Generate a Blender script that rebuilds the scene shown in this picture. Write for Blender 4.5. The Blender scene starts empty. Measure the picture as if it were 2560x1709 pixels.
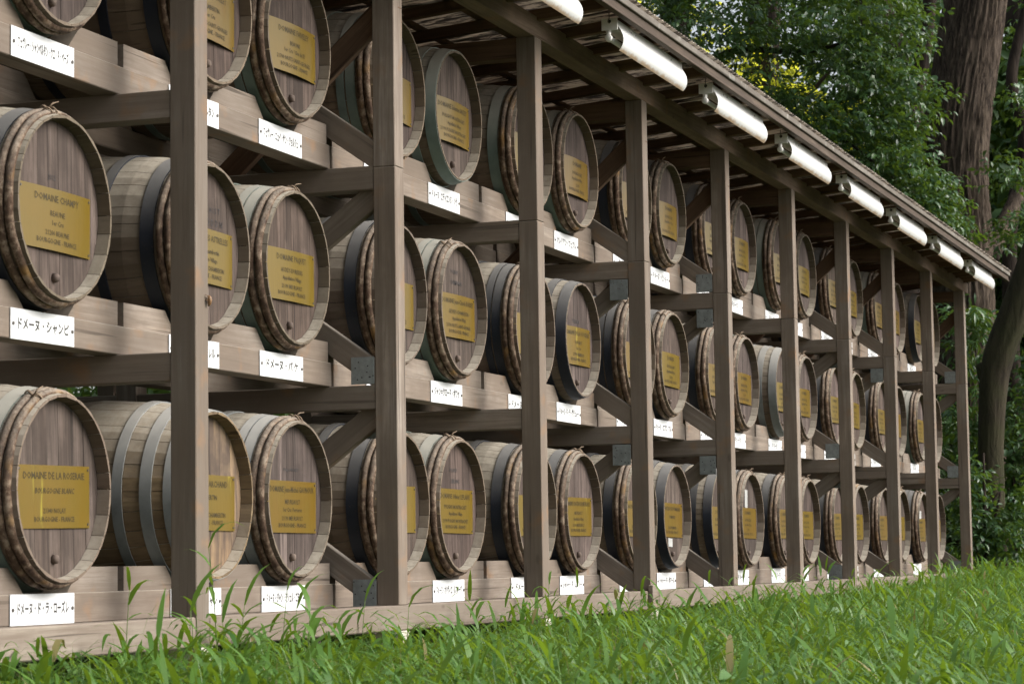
import bpy, bmesh, math, random
import numpy as np
from mathutils import Vector, Matrix, noise
random.seed(7); RNG = np.random.default_rng(7)
PI = math.pi
SC = bpy.context.scene
COL = SC.collection

# ------------------------------------------------------------------ camera
cam = bpy.data.cameras.new('camera')
cam.sensor_width = 36.0; cam.lens = 87.19; cam.clip_start = 0.1; cam.clip_end = 400
cam.dof.use_dof = True; cam.dof.focus_distance = 12.0; cam.dof.aperture_fstop = 11.0
camo = bpy.data.objects.new('camera', cam); COL.objects.link(camo)
RT = Vector((0.33424081, -0.94238193, -0.01412039))
UP = Vector((-0.0777359, -0.04249591, 0.99606788))
FW = Vector((0.93927643, 0.33182887, 0.08746078))
M = Matrix((RT, UP, -FW)).transposed().to_4x4()
M.translation = Vector((-7.5995, -3.8310, 0.1769))
camo.matrix_world = M
SC.camera = camo

# ------------------------------------------------------------------ sky and sun (soft light of an overcast clearing)
SUN_EL, SUN_AZ = math.radians(35), math.radians(12)      # azimuth measured from -y towards +x
world = bpy.data.worlds.new('World'); SC.world = world; world.use_nodes = True
wn = world.node_tree; wn.nodes.clear()
sky = wn.nodes.new('ShaderNodeTexSky'); sky.sky_type = 'NISHITA'; sky.sun_disc = False
sky.sun_elevation = SUN_EL; sky.sun_rotation = math.radians(180) - SUN_AZ
sky.dust_density = 4.0; sky.ozone_density = 1.0; sky.air_density = 1.0
hs = wn.nodes.new('ShaderNodeHueSaturation'); hs.inputs['Saturation'].default_value = 0.35
bg = wn.nodes.new('ShaderNodeBackground'); bg.inputs['Strength'].default_value = 0.095
wo = wn.nodes.new('ShaderNodeOutputWorld')
wn.links.new(sky.outputs[0], hs.inputs['Color']); wn.links.new(hs.outputs[0], bg.inputs['Color']); wn.links.new(bg.outputs[0], wo.inputs[0])
sl = bpy.data.lights.new('sun', 'SUN'); sl.energy = 1.5; sl.angle = math.radians(40); sl.color = (1.0, 0.95, 0.88)
so = bpy.data.objects.new('sun', sl); COL.objects.link(so)
sd = Vector((math.sin(SUN_AZ) * math.cos(SUN_EL), -math.cos(SUN_AZ) * math.cos(SUN_EL), math.sin(SUN_EL)))
so.rotation_euler = sd.to_track_quat('Z', 'Y').to_euler(); so.location = (0, -20, 20)
SC.view_settings.view_transform = 'Standard'; SC.view_settings.look = 'None'
SC.view_settings.gamma = 1.0; SC.view_settings.exposure = 1.32; SC.view_settings.use_curve_mapping = False

# ------------------------------------------------------------------ materials
class NT:
    def __init__(s, name):
        s.m = bpy.data.materials.new(name); s.m.use_nodes = True
        s.t = s.m.node_tree; s.t.nodes.clear()
        s.out = s.n('OutputMaterial'); s.bs = s.n('BsdfPrincipled'); s.l(s.bs.outputs[0], s.out.inputs[0])
    def n(s, kind, **kw):
        x = s.t.nodes.new('ShaderNode' + kind)
        for k, v in kw.items(): setattr(x, k, v)
        return x
    def l(s, a, b): s.t.links.new(a, b)
    def ramp(s, fac, stops):
        r = s.n('ValToRGB'); e = r.color_ramp.elements
        while len(e) < len(stops): e.new(0.5)
        for el, (p, c) in zip(e, stops):
            el.position = p; el.color = (c[0], c[1], c[2], 1) if not isinstance(c, (int, float)) else (c, c, c, 1)
        s.l(fac, r.inputs[0]); return r.outputs[0]
    def mix(s, fac, a, b, mode='MIX'):
        x = s.n('MixRGB', blend_type=mode)
        for i, v in ((0, fac), (1, a), (2, b)):
            if isinstance(v, (int, float)): x.inputs[i].default_value = v
            elif isinstance(v, tuple): x.inputs[i].default_value = (v[0], v[1], v[2], 1)
            else: s.l(v, x.inputs[i])
        return x.outputs[0]
    def coords(s, scale, random=True):
        tc = s.n('TexCoord'); mp = s.n('Mapping'); mp.inputs['Scale'].default_value = scale
        s.l(tc.outputs['Object'], mp.inputs[0])
        if not random: return mp.outputs[0]
        oi = s.n('ObjectInfo'); mu = s.n('VectorMath', operation='MULTIPLY'); ad = s.n('VectorMath', operation='ADD')
        mu.inputs[1].default_value = (91.7, 53.1, 37.3); s.l(oi.outputs['Random'], mu.inputs[0])
        s.l(mp.outputs[0], ad.inputs[0]); s.l(mu.outputs[0], ad.inputs[1]); return ad.outputs[0]
    def noise(s, vec, scale=1, detail=5, rough=0.6, dist=0):
        x = s.n('TexNoise'); x.inputs['Scale'].default_value = scale; x.inputs['Detail'].default_value = detail
        x.inputs['Roughness'].default_value = rough; x.inputs['Distortion'].default_value = dist
        s.l(vec, x.inputs['Vector']); return x.outputs['Fac']
    def rand(s): return s.n('ObjectInfo').outputs['Random']
    def bump(s, h, strength=0.3, dist=0.004):
        b = s.n('Bump'); b.inputs['Strength'].default_value = strength; b.inputs['Distance'].default_value = dist
        s.l(h, b.inputs['Height']); s.l(b.outputs[0], s.bs.inputs['Normal'])
    def up(s, lo, hi):
        g = s.n('NewGeometry'); sx = s.n('SeparateXYZ'); s.l(g.outputs['Normal'], sx.inputs[0])
        mr = s.n('MapRange'); mr.inputs[1].default_value = lo; mr.inputs[2].default_value = hi
        s.l(sx.outputs[2], mr.inputs[0]); return mr.outputs[0]
    def setc(s, c, rough=0.7, spec=0.3, metal=0.0):
        if isinstance(c, tuple): s.bs.inputs['Base Color'].default_value = (c[0], c[1], c[2], 1)
        else: s.l(c, s.bs.inputs['Base Color'])
        if isinstance(rough, (int, float)): s.bs.inputs['Roughness'].default_value = rough
        else: s.l(rough, s.bs.inputs['Roughness'])
        s.bs.inputs['Specular IOR Level'].default_value = spec; s.bs.inputs['Metallic'].default_value = metal
        return s.m

def wood(name, grey, brown, dark, axis=0, patch=0.5, dust=None, rough=0.8, stain=None, fine=60, bumpd=0.002, dustr=(0.45, 0.95), long=0.05, tones=(0.8, 1.15), knots=0.85, blotch=0.62):
    t = NT(name)
    sc = [1.0, 1.0, 1.0]; sc[axis] = long
    v = t.coords(tuple(sc))
    g1 = t.noise(v, fine, 6, 0.65, 0.3); g2 = t.noise(v, fine * 0.28, 4, 0.6, 0.6)
    sc2 = [1.0, 1.0, 1.0]; sc2[axis] = 0.35
    v2 = t.coords(tuple(sc2)); big = t.noise(v2, 5.0, 3, 0.55)
    base = t.mix(t.ramp(big, [(patch - 0.16, 0.0), (patch + 0.16, 1.0)]), grey, brown)
    tone = t.ramp(t.rand(), [(0.0, (tones[0], tones[0] * 0.99, tones[0] * 0.97)), (1.0, (tones[1], tones[1] * 0.985, tones[1] * 0.97))])
    base = t.mix(1.0, base, tone, 'MULTIPLY')
    base = t.mix(t.ramp(g1, [(0.36, 0.75), (0.58, 0.0)]), base, dark)
    base = t.mix(t.ramp(g2, [(0.42, 0.5), (0.62, 0.0)]), base, dark)
    cs = [1.0, 1.0, 1.0]; cs[axis] = 0.022
    ck = t.noise(t.coords(tuple(cs)), fine * 0.62, 3, 0.5)
    base = t.mix(t.ramp(ck, [(0.650, 0.0), (0.685, 0.85)]), base, tuple(x * 0.45 for x in dark))
    ks = [1.0, 1.0, 1.0]; ks[axis] = 0.42
    vo = t.n('TexVoronoi'); vo.inputs['Scale'].default_value = 5.5; t.l(t.coords(tuple(ks)), vo.inputs['Vector'])
    kf = t.ramp(vo.outputs['Distance'], [(0.035, knots), (0.075, 0.0)])
    base = t.mix(kf, base, tuple(x * 0.6 for x in dark))
    blot = t.noise(t.coords((1, 1, 1)), 2.6, 5, 0.65)
    base = t.mix(t.ramp(blot, [(0.40, blotch), (0.62, 0.0)]), base, dark)
    oc = t.n('ObjectInfo').outputs['Color']; base = t.mix(1.0, base, oc, 'MULTIPLY')
    if stain:
        sv = t.coords((1, 1, 1)); sn = t.noise(sv, 7, 3, 0.5)
        base = t.mix(t.ramp(sn, [(0.60, 0.0), (0.74, stain[1])]), base, stain[0])
    if dust:
        dn = t.noise(t.coords((1, 1, 1)), 30, 4, 0.7)
        u = t.up(*dustr); f = t.mix(1.0, u, t.ramp(dn, [(0.3, 0.55), (0.65, 1.0)]), 'MULTIPLY')
        base = t.mix(f, base, dust)
    t.bump(g1, 0.5, bumpd)
    return t.setc(base, rough, 0.25)

DUST = (0.36, 0.325, 0.27)
M_FRAME = wood('weathered_timber', (0.268, 0.236, 0.205), (0.222, 0.174, 0.134), (0.145, 0.114, 0.090), 0, 0.52, DUST, stain=((0.24, 0.14, 0.075), 0.6), dustr=(0.5, 1.0))
M_SILL = wood('pale_sill_timber', (0.295, 0.262, 0.222), (0.235, 0.20, 0.162), (0.16, 0.125, 0.10), 0, 0.5, None)
M_ROOFW = wood('sheltered_brown_timber', (0.205, 0.130, 0.085), (0.165, 0.098, 0.060), (0.085, 0.050, 0.032), 0, 0.5)
M_FASC = wood('fascia_timber', (0.14, 0.11, 0.086), (0.105, 0.076, 0.056), (0.055, 0.04, 0.03), 0, 0.5)
M_FASCTOP = wood('lichen_grey_board', (0.27, 0.25, 0.225), (0.20, 0.18, 0.155), (0.11, 0.095, 0.08), 0, 0.5, None, stain=((0.42, 0.42, 0.39), 0.7), fine=30, long=0.3)
M_STAVE = wood('grey_oak_stave', (0.178, 0.144, 0.113), (0.142, 0.105, 0.076), (0.102, 0.074, 0.053), 1, 0.5, (0.34, 0.31, 0.255), dustr=(-0.1, 0.8), fine=45, tones=(0.93, 1.06), knots=0.0, blotch=0.35)
M_STAVE_NEW = wood('golden_oak_stave', (0.255, 0.20, 0.13), (0.21, 0.155, 0.09), (0.10, 0.072, 0.045), 1, 0.5, (0.38, 0.345, 0.285), dustr=(0.15, 0.8), fine=45)
M_HEAD = wood('purplish_grey_head_board', (0.172, 0.134, 0.118), (0.118, 0.087, 0.074), (0.032, 0.023, 0.019), 2, 0.5, None, fine=55, long=0.06, tones=(0.82, 1.1), knots=0.5, blotch=0.6)
M_HEAD_NEW = wood('golden_head_board', (0.34, 0.25, 0.15), (0.26, 0.18, 0.105), (0.055, 0.042, 0.036), 2, 0.55, None, fine=40, long=0.10, knots=0.9, blotch=0.85)
M_BUNG = wood('bung_wood', (0.20, 0.16, 0.135), (0.15, 0.11, 0.09), (0.08, 0.06, 0.05), 1)

def hoopmat(name, col, dust, lo, hi, metal=0.55, rough=0.5):
    t = NT(name); v = t.coords((1, 1, 1)); n1 = t.noise(v, 14, 4, 0.6); n2 = t.noise(v, 90, 3, 0.7)
    c = t.mix(t.ramp(n1, [(0.3, 0.0), (0.75, 0.55)]), col, tuple(x * 1.8 for x in col))
    c = t.mix(t.ramp(n2, [(0.62, 0.0), (0.78, 0.5)]), c, (0.13, 0.075, 0.045))
    f = t.mix(1.0, t.up(lo, hi), t.ramp(n1, [(0.2, 0.75), (0.7, 1.0)]), 'MULTIPLY')
    c = t.mix(f, c, dust)
    mt = t.n('Math', operation='MULTIPLY'); inv = t.n('Math', operation='SUBTRACT'); inv.inputs[0].default_value = 1
    t.l(f, inv.inputs[1]); t.l(inv.outputs[0], mt.inputs[0]); mt.inputs[1].default_value = metal
    t.bump(n2, 0.25, 0.001)
    m = t.setc(c, rough, 0.4); t.l(mt.outputs[0], t.bs.inputs['Metallic']); return m
M_HOOP = {'black': hoopmat('black_steel_hoop', (0.013, 0.016, 0.024), (0.21, 0.205, 0.195), 0.05, 0.95, 0.3),
          'grey': hoopmat('galvanised_hoop', (0.16, 0.175, 0.18), (0.36, 0.35, 0.325), -0.2, 0.75, 0.45, 0.55),
          'green': hoopmat('verdigris_grey_hoop', (0.105, 0.135, 0.12), (0.36, 0.345, 0.30), -0.15, 0.75, 0.25, 0.6)}
def barkhoop():
    t = NT('chestnut_bark_hoop'); v = t.coords((1, 1, 1))
    n1 = t.noise(v, 26, 6, 0.7); n2 = t.noise(v, 120, 4, 0.7); n3 = t.noise(v, 8, 2, 0.5)
    c = t.ramp(n1, [(0.34, (0.040, 0.024, 0.017)), (0.50, (0.10, 0.064, 0.043)), (0.60, (0.22, 0.165, 0.12)), (0.76, (0.31, 0.26, 0.205))])
    c = t.mix(t.ramp(n3, [(0.6, 0.0), (0.75, 0.6)]), c, (0.30, 0.17, 0.05))
    f = t.mix(1.0, t.up(0.0, 0.85), t.ramp(n2, [(0.35, 0.2), (0.65, 0.8)]), 'MULTIPLY')
    c = t.mix(f, c, (0.31, 0.275, 0.23)); t.bump(n1, 0.9, 0.006)
    return t.setc(c, 0.85, 0.2)
M_TWIG = barkhoop()
def plain(name, col, rough=0.6, spec=0.3, metal=0.0, var=0.15, scale=20, bumpd=0):
    t = NT(name); n = t.noise(t.coords((1, 1, 1)), scale, 4, 0.6)
    c = t.mix(t.ramp(n, [(0.3, 0.0), (0.7, 1.0)]), tuple(x * (1 - var) for x in col), tuple(min(1, x * (1 + var)) for x in col))
    if bumpd: t.bump(n, 0.5, bumpd)
    return t.setc(c, rough, spec, metal)
M_WILLOW = plain('willow_binding', (0.23, 0.17, 0.12), 0.8)
def platemat():
    t = NT('brass_yellow_plate'); v = t.coords((1, 1, 0.12)); n = t.noise(v, 22, 3, 0.5); b = t.noise(t.coords((1, 1, 1)), 9, 2, 0.5)
    c = t.mix(t.rand(), (0.128, 0.072, 0.007), (0.136, 0.090, 0.008))
    c = t.mix(t.ramp(b, [(0.35, 0.0), (0.7, 0.6)]), c, (0.122, 0.084, 0.010))
    c = t.mix(t.ramp(n, [(0.70, 0.0), (0.76, 0.35)]), c, (0.45, 0.40, 0.05))  # vertical highlights of the film put into the colour as bright yellow streaks
    t.bump(n, 0.35, 0.004)
    return t.setc(c, 0.33, 0.45)
M_PLATE = platemat()
M_INK = plain('dark_lettering', (0.030, 0.027, 0.022), 0.6)
M_PRINT = plain('brown_black_print', (0.048, 0.036, 0.016), 0.5)
M_STENCIL = plain('faded_stencil', (0.05, 0.045, 0.045), 0.9, var=0.5, scale=60)
M_WHITE = plain('white_board_enamel', (0.72, 0.735, 0.75), 0.4, 0.5, var=0.09, scale=6)
M_PAPER = plain('white_paper', (0.34, 0.34, 0.33), 0.8)
M_SCREW = plain('dull_screw', (0.12, 0.11, 0.10), 0.45, 0.5, 0.7)
M_ZINC = plain('zinc_bracket', (0.205, 0.225, 0.225), 0.55, 0.4, 0.35, 0.2, 30)
M_NAIL = plain('nail_hole', (0.025, 0.022, 0.02), 0.6)
M_CONC = plain('pale_concrete', (0.50, 0.46, 0.40), 0.9, 0.2, 0, 0.25, 25, 0.004)
def lampmat():
    t = NT('white_enamel_reflector'); v = t.coords((1, 1, 1)); n = t.noise(v, 16, 4, 0.6)
    tc = t.n('TexCoord'); sx = t.n('SeparateXYZ'); t.l(tc.outputs['Object'], sx.inputs[0])
    ad = t.n('Math', operation='MULTIPLY_ADD'); t.l(n, ad.inputs[0]); ad.inputs[1].default_value = -0.05; t.l(sx.outputs[2], ad.inputs[2])
    f = t.ramp(ad.outputs[0], [(0.0, 0.0), (1.0, 1.0)])
    mr = t.n('MapRange'); t.l(ad.outputs[0], mr.inputs[0]); mr.inputs[1].default_value = -0.027; mr.inputs[2].default_value = -0.012
    mr.inputs[3].default_value = 0.75; mr.inputs[4].default_value = 0.0
    c = t.mix(mr.outputs[0], (0.66, 0.67, 0.66), (0.42, 0.24, 0.09))
    return t.setc(c, 0.3, 0.5)
M_LAMP = lampmat()
M_LAMPBODY = plain('grey_white_lamp_housing', (0.74, 0.73, 0.70), 0.45, 0.4, var=0.08)
M_TUBE = plain('unlit_glass_tube', (0.80, 0.80, 0.78), 0.15, 0.5, var=0.02)
def roofmat():
    t = NT('peeling_roof_sheet'); v = t.coords((1.0, 0.16, 1.0)); n1 = t.noise(v, 26, 6, 0.7, 0.5); n2 = t.noise(t.coords((1, 0.5, 1)), 3, 3, 0.6)
    c = t.ramp(n1, [(0.40, (0.018, 0.020, 0.024)), (0.47, (0.09, 0.08, 0.075)), (0.53, (0.52, 0.46, 0.39)), (0.75, (0.66, 0.60, 0.52))])
    c = t.mix(t.ramp(n2, [(0.35, 0.0), (0.7, 0.45)]), c, (0.36, 0.28, 0.22))
    t.bump(n1, 0.4, 0.003); t.setc(c, 0.7, 0.3)
    tr = t.n('BsdfTranslucent'); t.l(c, tr.inputs[0]); ms = t.n('MixShader'); ms.inputs[0].default_value = 0.36      # brittle translucent plastic sheet
    t.l(t.bs.outputs[0], ms.inputs[1]); t.l(tr.outputs[0], ms.inputs[2]); t.l(ms.outputs[0], t.out.inputs[0]); return t.m
M_ROOF = roofmat()
def leafmat(name, c1, c2, trans, tcol, rough=0.35, spec=0.5):
    t = NT(name); at = t.n('Attribute'); at.attribute_name = 'tint'
    c = t.mix(at.outputs['Fac'], c1, c2)
    sb = t.n('Math', operation='SUBTRACT'); sb.use_clamp = True; t.l(at.outputs['Fac'], sb.inputs[0]); sb.inputs[1].default_value = 1.0
    c = t.mix(sb.outputs[0], c, (0.30, 0.23, 0.11)); t.setc(c, rough, spec)
    tr = t.n('BsdfTranslucent'); tc = t.mix(sb.outputs[0], t.mix(at.outputs['Fac'], tuple(x * 0.7 for x in tcol), tcol), (0.20, 0.15, 0.06)); t.l(tc, tr.inputs[0])
    ms = t.n('MixShader'); ms.inputs[0].default_value = trans
    t.l(t.bs.outputs[0], ms.inputs[1]); t.l(tr.outputs[0], ms.inputs[2]); t.l(ms.outputs[0], t.out.inputs[0])
    return t.m
M_GRASS = leafmat('grass_blade', (0.038, 0.110, 0.020), (0.108, 0.218, 0.036), 0.32, (0.27, 0.41, 0.025), 0.42, 0.45)
M_WEED = leafmat('broad_weed_leaf', (0.075, 0.160, 0.05), (0.125, 0.230, 0.07), 0.25, (0.20, 0.34, 0.045), 0.5, 0.3)
M_LEAF = leafmat('glossy_evergreen_leaf', (0.024, 0.062, 0.030), (0.066, 0.135, 0.038), 0.20, (0.20, 0.32, 0.025), 0.36, 0.5)
M_LEAFSUN = leafmat('sunlit_tint_leaf', (0.16, 0.24, 0.02), (0.34, 0.38, 0.03), 0.82, (1.0, 1.0, 0.09), 0.5, 0.3)  # brighter, yellower and more translucent than the other leaves, standing in for direct sun
M_LEAFD = leafmat('dark_wood_leaf', (0.020, 0.050, 0.020), (0.050, 0.100, 0.030), 0.18, (0.16, 0.26, 0.03), 0.5, 0.25)
M_LEAFG = leafmat('light_bush_leaf', (0.06, 0.14, 0.03), (0.13, 0.24, 0.05), 0.30, (0.35, 0.50, 0.06), 0.45, 0.4)
def barkmat(name, a, b, c, scale=9, moss=None):
    t = NT(name); v = t.coords((1, 1, 0.22)); n = t.noise(v, scale, 8, 0.72, 0.6); n2 = t.noise(t.coords((1, 1, 1)), 2.5, 3, 0.6)
    col = t.ramp(n, [(0.36, c), (0.52, b), (0.70, a)])
    if moss: col = t.mix(t.ramp(n2, [(0.35, 0.0), (0.7, 0.8)]), col, moss)
    t.bump(n, 0.9, 0.03); return t.setc(col, 0.9, 0.15)
M_BARK = barkmat('ridged_brown_bark', (0.138, 0.108, 0.082), (0.074, 0.056, 0.043), (0.016, 0.012, 0.010), 24)
M_MOSSBARK = barkmat('mossy_smooth_bark', (0.050, 0.040, 0.026), (0.036, 0.029, 0.019), (0.014, 0.011, 0.008), 12, (0.040, 0.042, 0.018))
M_DARKBARK = barkmat('dark_bark', (0.06, 0.045, 0.035), (0.04, 0.03, 0.024), (0.018, 0.014, 0.012), 9)
M_DEAD = barkmat('dead_brown_branch', (0.20, 0.11, 0.06), (0.13, 0.075, 0.045), (0.06, 0.035, 0.025), 20)
def groundmat():
    t = NT('dark_leaf_litter_soil'); n = t.noise(t.coords((1, 1, 1), False), 5, 8, 0.7); n2 = t.noise(t.coords((1, 1, 1), False), 0.8, 4, 0.6)
    c = t.ramp(n, [(0.3, (0.022, 0.018, 0.012)), (0.6, (0.055, 0.045, 0.028)), (0.8, (0.09, 0.075, 0.045))])
    c = t.mix(t.ramp(n2, [(0.4, 0.0), (0.7, 0.6)]), c, (0.03, 0.06, 0.015)); t.bump(n, 0.6, 0.03)
    return t.setc(c, 0.95, 0.1)
M_GROUND = groundmat()

# ------------------------------------------------------------------ helpers
def mesh(name, verts, faces, smooth=False):
    me = bpy.data.meshes.new(name); me.from_pydata([tuple(v) for v in verts], [], faces); me.update()
    if smooth: me.polygons.foreach_set('use_smooth', [True] * len(me.polygons))
    return me
def obj(name, me, mat=None, parent=None, loc=(0, 0, 0), rot=(0, 0, 0)):
    if mat is not None and not me.materials: me.materials.append(mat)
    o = bpy.data.objects.new(name, me); COL.objects.link(o); o.location = loc; o.rotation_euler = rot
    if mat is not None and me.materials[0] is not mat:
        o.material_slots[0].link = 'OBJECT'; o.material_slots[0].material = mat
    if parent: o.parent = parent
    return o
def tag(o, label, cat, group=None, kind=None):
    o['label'] = label; o['category'] = cat
    if group: o['group'] = group
    if kind: o['kind'] = kind
    return o
def empty(name, loc): 
    o = bpy.data.objects.new(name, None); COL.objects.link(o); o.location = loc; o.empty_display_size = 0.1; return o
def kind(o, k='structure'): o['kind'] = k; return o
_box = {}
def boxmesh(L, w, h, bev=0.003):
    k = (round(L, 3), round(w, 3), round(h, 3))
    if k in _box: return _box[k]
    bm = bmesh.new(); bmesh.ops.create_cube(bm, size=1.0, matrix=Matrix.Diagonal((L, w, h, 1)))
    if bev: bmesh.ops.bevel(bm, geom=bm.edges[:], offset=min(bev, 0.2 * min(w, h)), segments=1, affect='EDGES', profile=0.5)
    me = bpy.data.meshes.new('timber'); bm.to_mesh(me); bm.free(); _box[k] = me; return me
def bar(name, p0, p1, w, h, mat, parent, bev=0.003):
    """timber from p0 to p1 (centre line), section w (sideways) x h (up); length on local X"""
    p0 = Vector(p0); p1 = Vector(p1); d = p1 - p0; L = d.length; x = d / L
    ref = Vector((0, 0, 1)) if abs(x.z) < 0.95 else Vector((0, 1, 0))
    y = ref.cross(x).normalized(); z = x.cross(y)
    o = obj(name, boxmesh(L, w, h, bev), mat, None)
    mw = Matrix((x, y, z)).transposed().to_4x4(); mw.translation = (p0 + p1) / 2
    if parent: o.parent = parent; o.matrix_local = Matrix.Translation(-parent.location) @ mw
    else: o.matrix_world = mw
    return o
def block(name, x0, x1, y0, y1, z0, z1, mat, parent, bev=0.003):
    o = obj(name, boxmesh(x1 - x0, y1 - y0, z1 - z0, bev), mat, parent)
    c = Vector(((x0 + x1) / 2, (y0 + y1) / 2, (z0 + z1) / 2)); o.location = c - (parent.location if parent else Vector()); return o
def prism(poly, y0, y1):
    n = len(poly); v = [(x, y0, z) for x, z in poly] + [(x, y1, z) for x, z in poly]
    f = [list(range(n)), list(range(2 * n - 1, n - 1, -1))] + [[i, i + n, (i + 1) % n + n, (i + 1) % n] for i in range(n)]
    me = mesh('prism', v, f); bm = bmesh.new(); bm.from_mesh(me); bmesh.ops.recalc_face_normals(bm, faces=bm.faces)
    bm.to_mesh(me); bm.free(); return me
def tube(pts, radii, sides=8, cap=True, disp=None):
    pts = [Vector(p) for p in pts]; V = []; F = []
    t0 = (pts[1] - pts[0]).normalized(); u = t0.orthogonal().normalized()
    for i, p in enumerate(pts):
        t = (pts[min(i + 1, len(pts) - 1)] - pts[max(i - 1, 0)]).normalized()
        u = (u - t * u.dot(t)).normalized(); w = t.cross(u)
        for k in range(sides):
            a = 2 * PI * k / sides; r = radii[i]
            if disp: r = r * disp(a, i / (len(pts) - 1), p)
            V.append(p + (u * math.cos(a) + w * math.sin(a)) * r)
    for i in range(len(pts) - 1):
        for k in range(sides):
            F.append((i * sides + k, i * sides + (k + 1) % sides, (i + 1) * sides + (k + 1) % sides, (i + 1) * sides + k))
    if cap: F.append(tuple(range(sides - 1, -1, -1))); F.append(tuple(range((len(pts) - 1) * sides, len(pts) * sides)))
    return V, F
def smoothpath(ctrl, n):
    out = []; c = [Vector(p) for p in ctrl]; c = [c[0] * 2 - c[1]] + c + [c[-1] * 2 - c[-2]]; m = len(c) - 3
    for i in range(n + 1):
        s = i / n * m; k = min(int(s), m - 1); t = s - k; a, b, d, e = c[k:k + 4]
        out.append(0.5 * ((2 * b) + (d - a) * t + (2 * a - 5 * b + 4 * d - e) * t * t + (3 * b - a - 3 * d + e) * t ** 3))
    return out
def fastmesh(name, V, F3, tint=None, smooth=False):
    """numpy mesh: V (n,3), F3 (m,3) triangles; tint per vertex"""
    me = bpy.data.meshes.new(name); V = np.asarray(V, np.float32); F3 = np.asarray(F3, np.int32)
    me.vertices.add(len(V)); me.vertices.foreach_set('co', V.ravel())
    me.loops.add(F3.size); me.loops.foreach_set('vertex_index', F3.ravel())
    me.polygons.add(len(F3)); me.polygons.foreach_set('loop_start', np.arange(0, F3.size, 3, dtype=np.int32))
    try: me.polygons.foreach_set('loop_total', np.full(len(F3), 3, np.int32))
    except Exception: pass
    if smooth: me.polygons.foreach_set('use_smooth', np.ones(len(F3), bool))
    me.update(calc_edges=True)
    if tint is not None:
        a = me.attributes.new('tint', 'FLOAT', 'POINT'); a.data.foreach_set('value', np.asarray(tint, np.float32))
    return me
def unit(v): return v / np.maximum(np.linalg.norm(v, axis=-1, keepdims=True), 1e-9)

# ------------------------------------------------------------------ text (all lettering is turned into meshes in one go)
_texts = []
def text_mesh(lines, key):
    """lines: (string, cap height, x offset, z offset, max width, slant)"""
    objs = []
    for s, cap, x, z, mw, sh in lines:
        c = bpy.data.curves.new('lettering', 'FONT'); c.body = s; c.size = cap / 0.7; c.align_x = 'CENTER'; c.align_y = 'CENTER'
        c.resolution_u = 1; c.shear = sh; c.offset = cap * (0.016 if s.isascii() else 0.04)
        o = bpy.data.objects.new('lettering', c); COL.objects.link(o); objs.append((o, x, z, mw))
    _texts.append((key, objs))
_tm = {}
def resolve_texts():
    bpy.context.view_layer.update(); dg = bpy.context.evaluated_depsgraph_get()
    for key, objs in _texts:
        V = []; F = []
        for o, x, z, mw in objs:
            me = o.evaluated_get(dg).to_mesh(); co = [v.co.copy() for v in me.vertices]
            if co:
                w = max(c.x for c in co) - min(c.x for c in co); k = min(1.0, mw / w) if w > 0 else 1
                b = len(V); V += [(c.x * k + x, 0.0, c.y + z) for c in co]; F += [[i + b for i in p.vertices] for p in me.polygons]
            o.evaluated_get(dg).to_mesh_clear()
            c = o.data; bpy.data.objects.remove(o); bpy.data.curves.remove(c)
        _tm[key] = (V, F)
    _texts.clear()

# ------------------------------------------------------------------ ground
def gz(x, y):
    z = -0.29 + 0.13 * (1 / (1 + math.exp(-(x - 13.0) * 0.55))) + 0.20 * max(0.0, min(1.0, (x - 16.5) / 4.5))
    if y < -1.2: z -= 0.03 * min(4.0, -1.2 - y)
    return z + 0.03 * noise.noise((x * 0.7, y * 0.7, 0.3)) + 0.015 * noise.noise((x * 2.3, y * 2.3, 4.1))
def build_ground():
    xs = np.concatenate([np.linspace(-160, -12, 12), np.linspace(-10, 34, 133), np.linspace(40, 200, 14)])
    ys = np.concatenate([np.linspace(-160, -12, 12), np.linspace(-10, 16, 79), np.linspace(22, 180, 14)])
    V = [(x, y, gz(x, y)) for x in xs for y in ys]; ny = len(ys)
    F = [(i * ny + j, (i + 1) * ny + j, (i + 1) * ny + j + 1, i * ny + j + 1) for i in range(len(xs) - 1) for j in range(ny - 1)]
    kind(obj('ground', mesh('ground', V, F, True), M_GROUND))
build_ground()

# ------------------------------------------------------------------ the rack
U = 1.82; PW = 0.097; NP = 10
TIERS = (-0.010, 0.903, 1.815)       # undersides of the shelf beams
BH = 0.100                           # beam height
rack = empty('barrel_rack', (7.3, 0.05, -0.28))
tag(rack, 'long open timber rack of grey posts and shelves under a lean-to roof on white footings', 'rack')
BRACED = (1, 3, 4, 6, 7, 9)
PLATES_AT = {1: ((1, 'over', 0), (0, 'over', 0), (1, 'under', 1), (2, 'under', 1)), 3: ((2, 'under', 0), (1, 'under', 0)),
             4: ((2, 'over', 0), (2, 'under', 0), (1, 'under', 0)), 6: ((1, 'over', 0), (0, 'over', 0), (2, 'under', 1), (1, 'under', 1)),
             7: ((2, 'under', 0),), 9: ((2, 'over', 0), (1, 'over', 0), (0, 'over', 0))}
POSTS = range(-1, NP)
RS = -0.088                          # roof slope dz/dy
def zr(y): return 2.790 + RS * (y - 0.05)      # underside of the rafters
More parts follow.
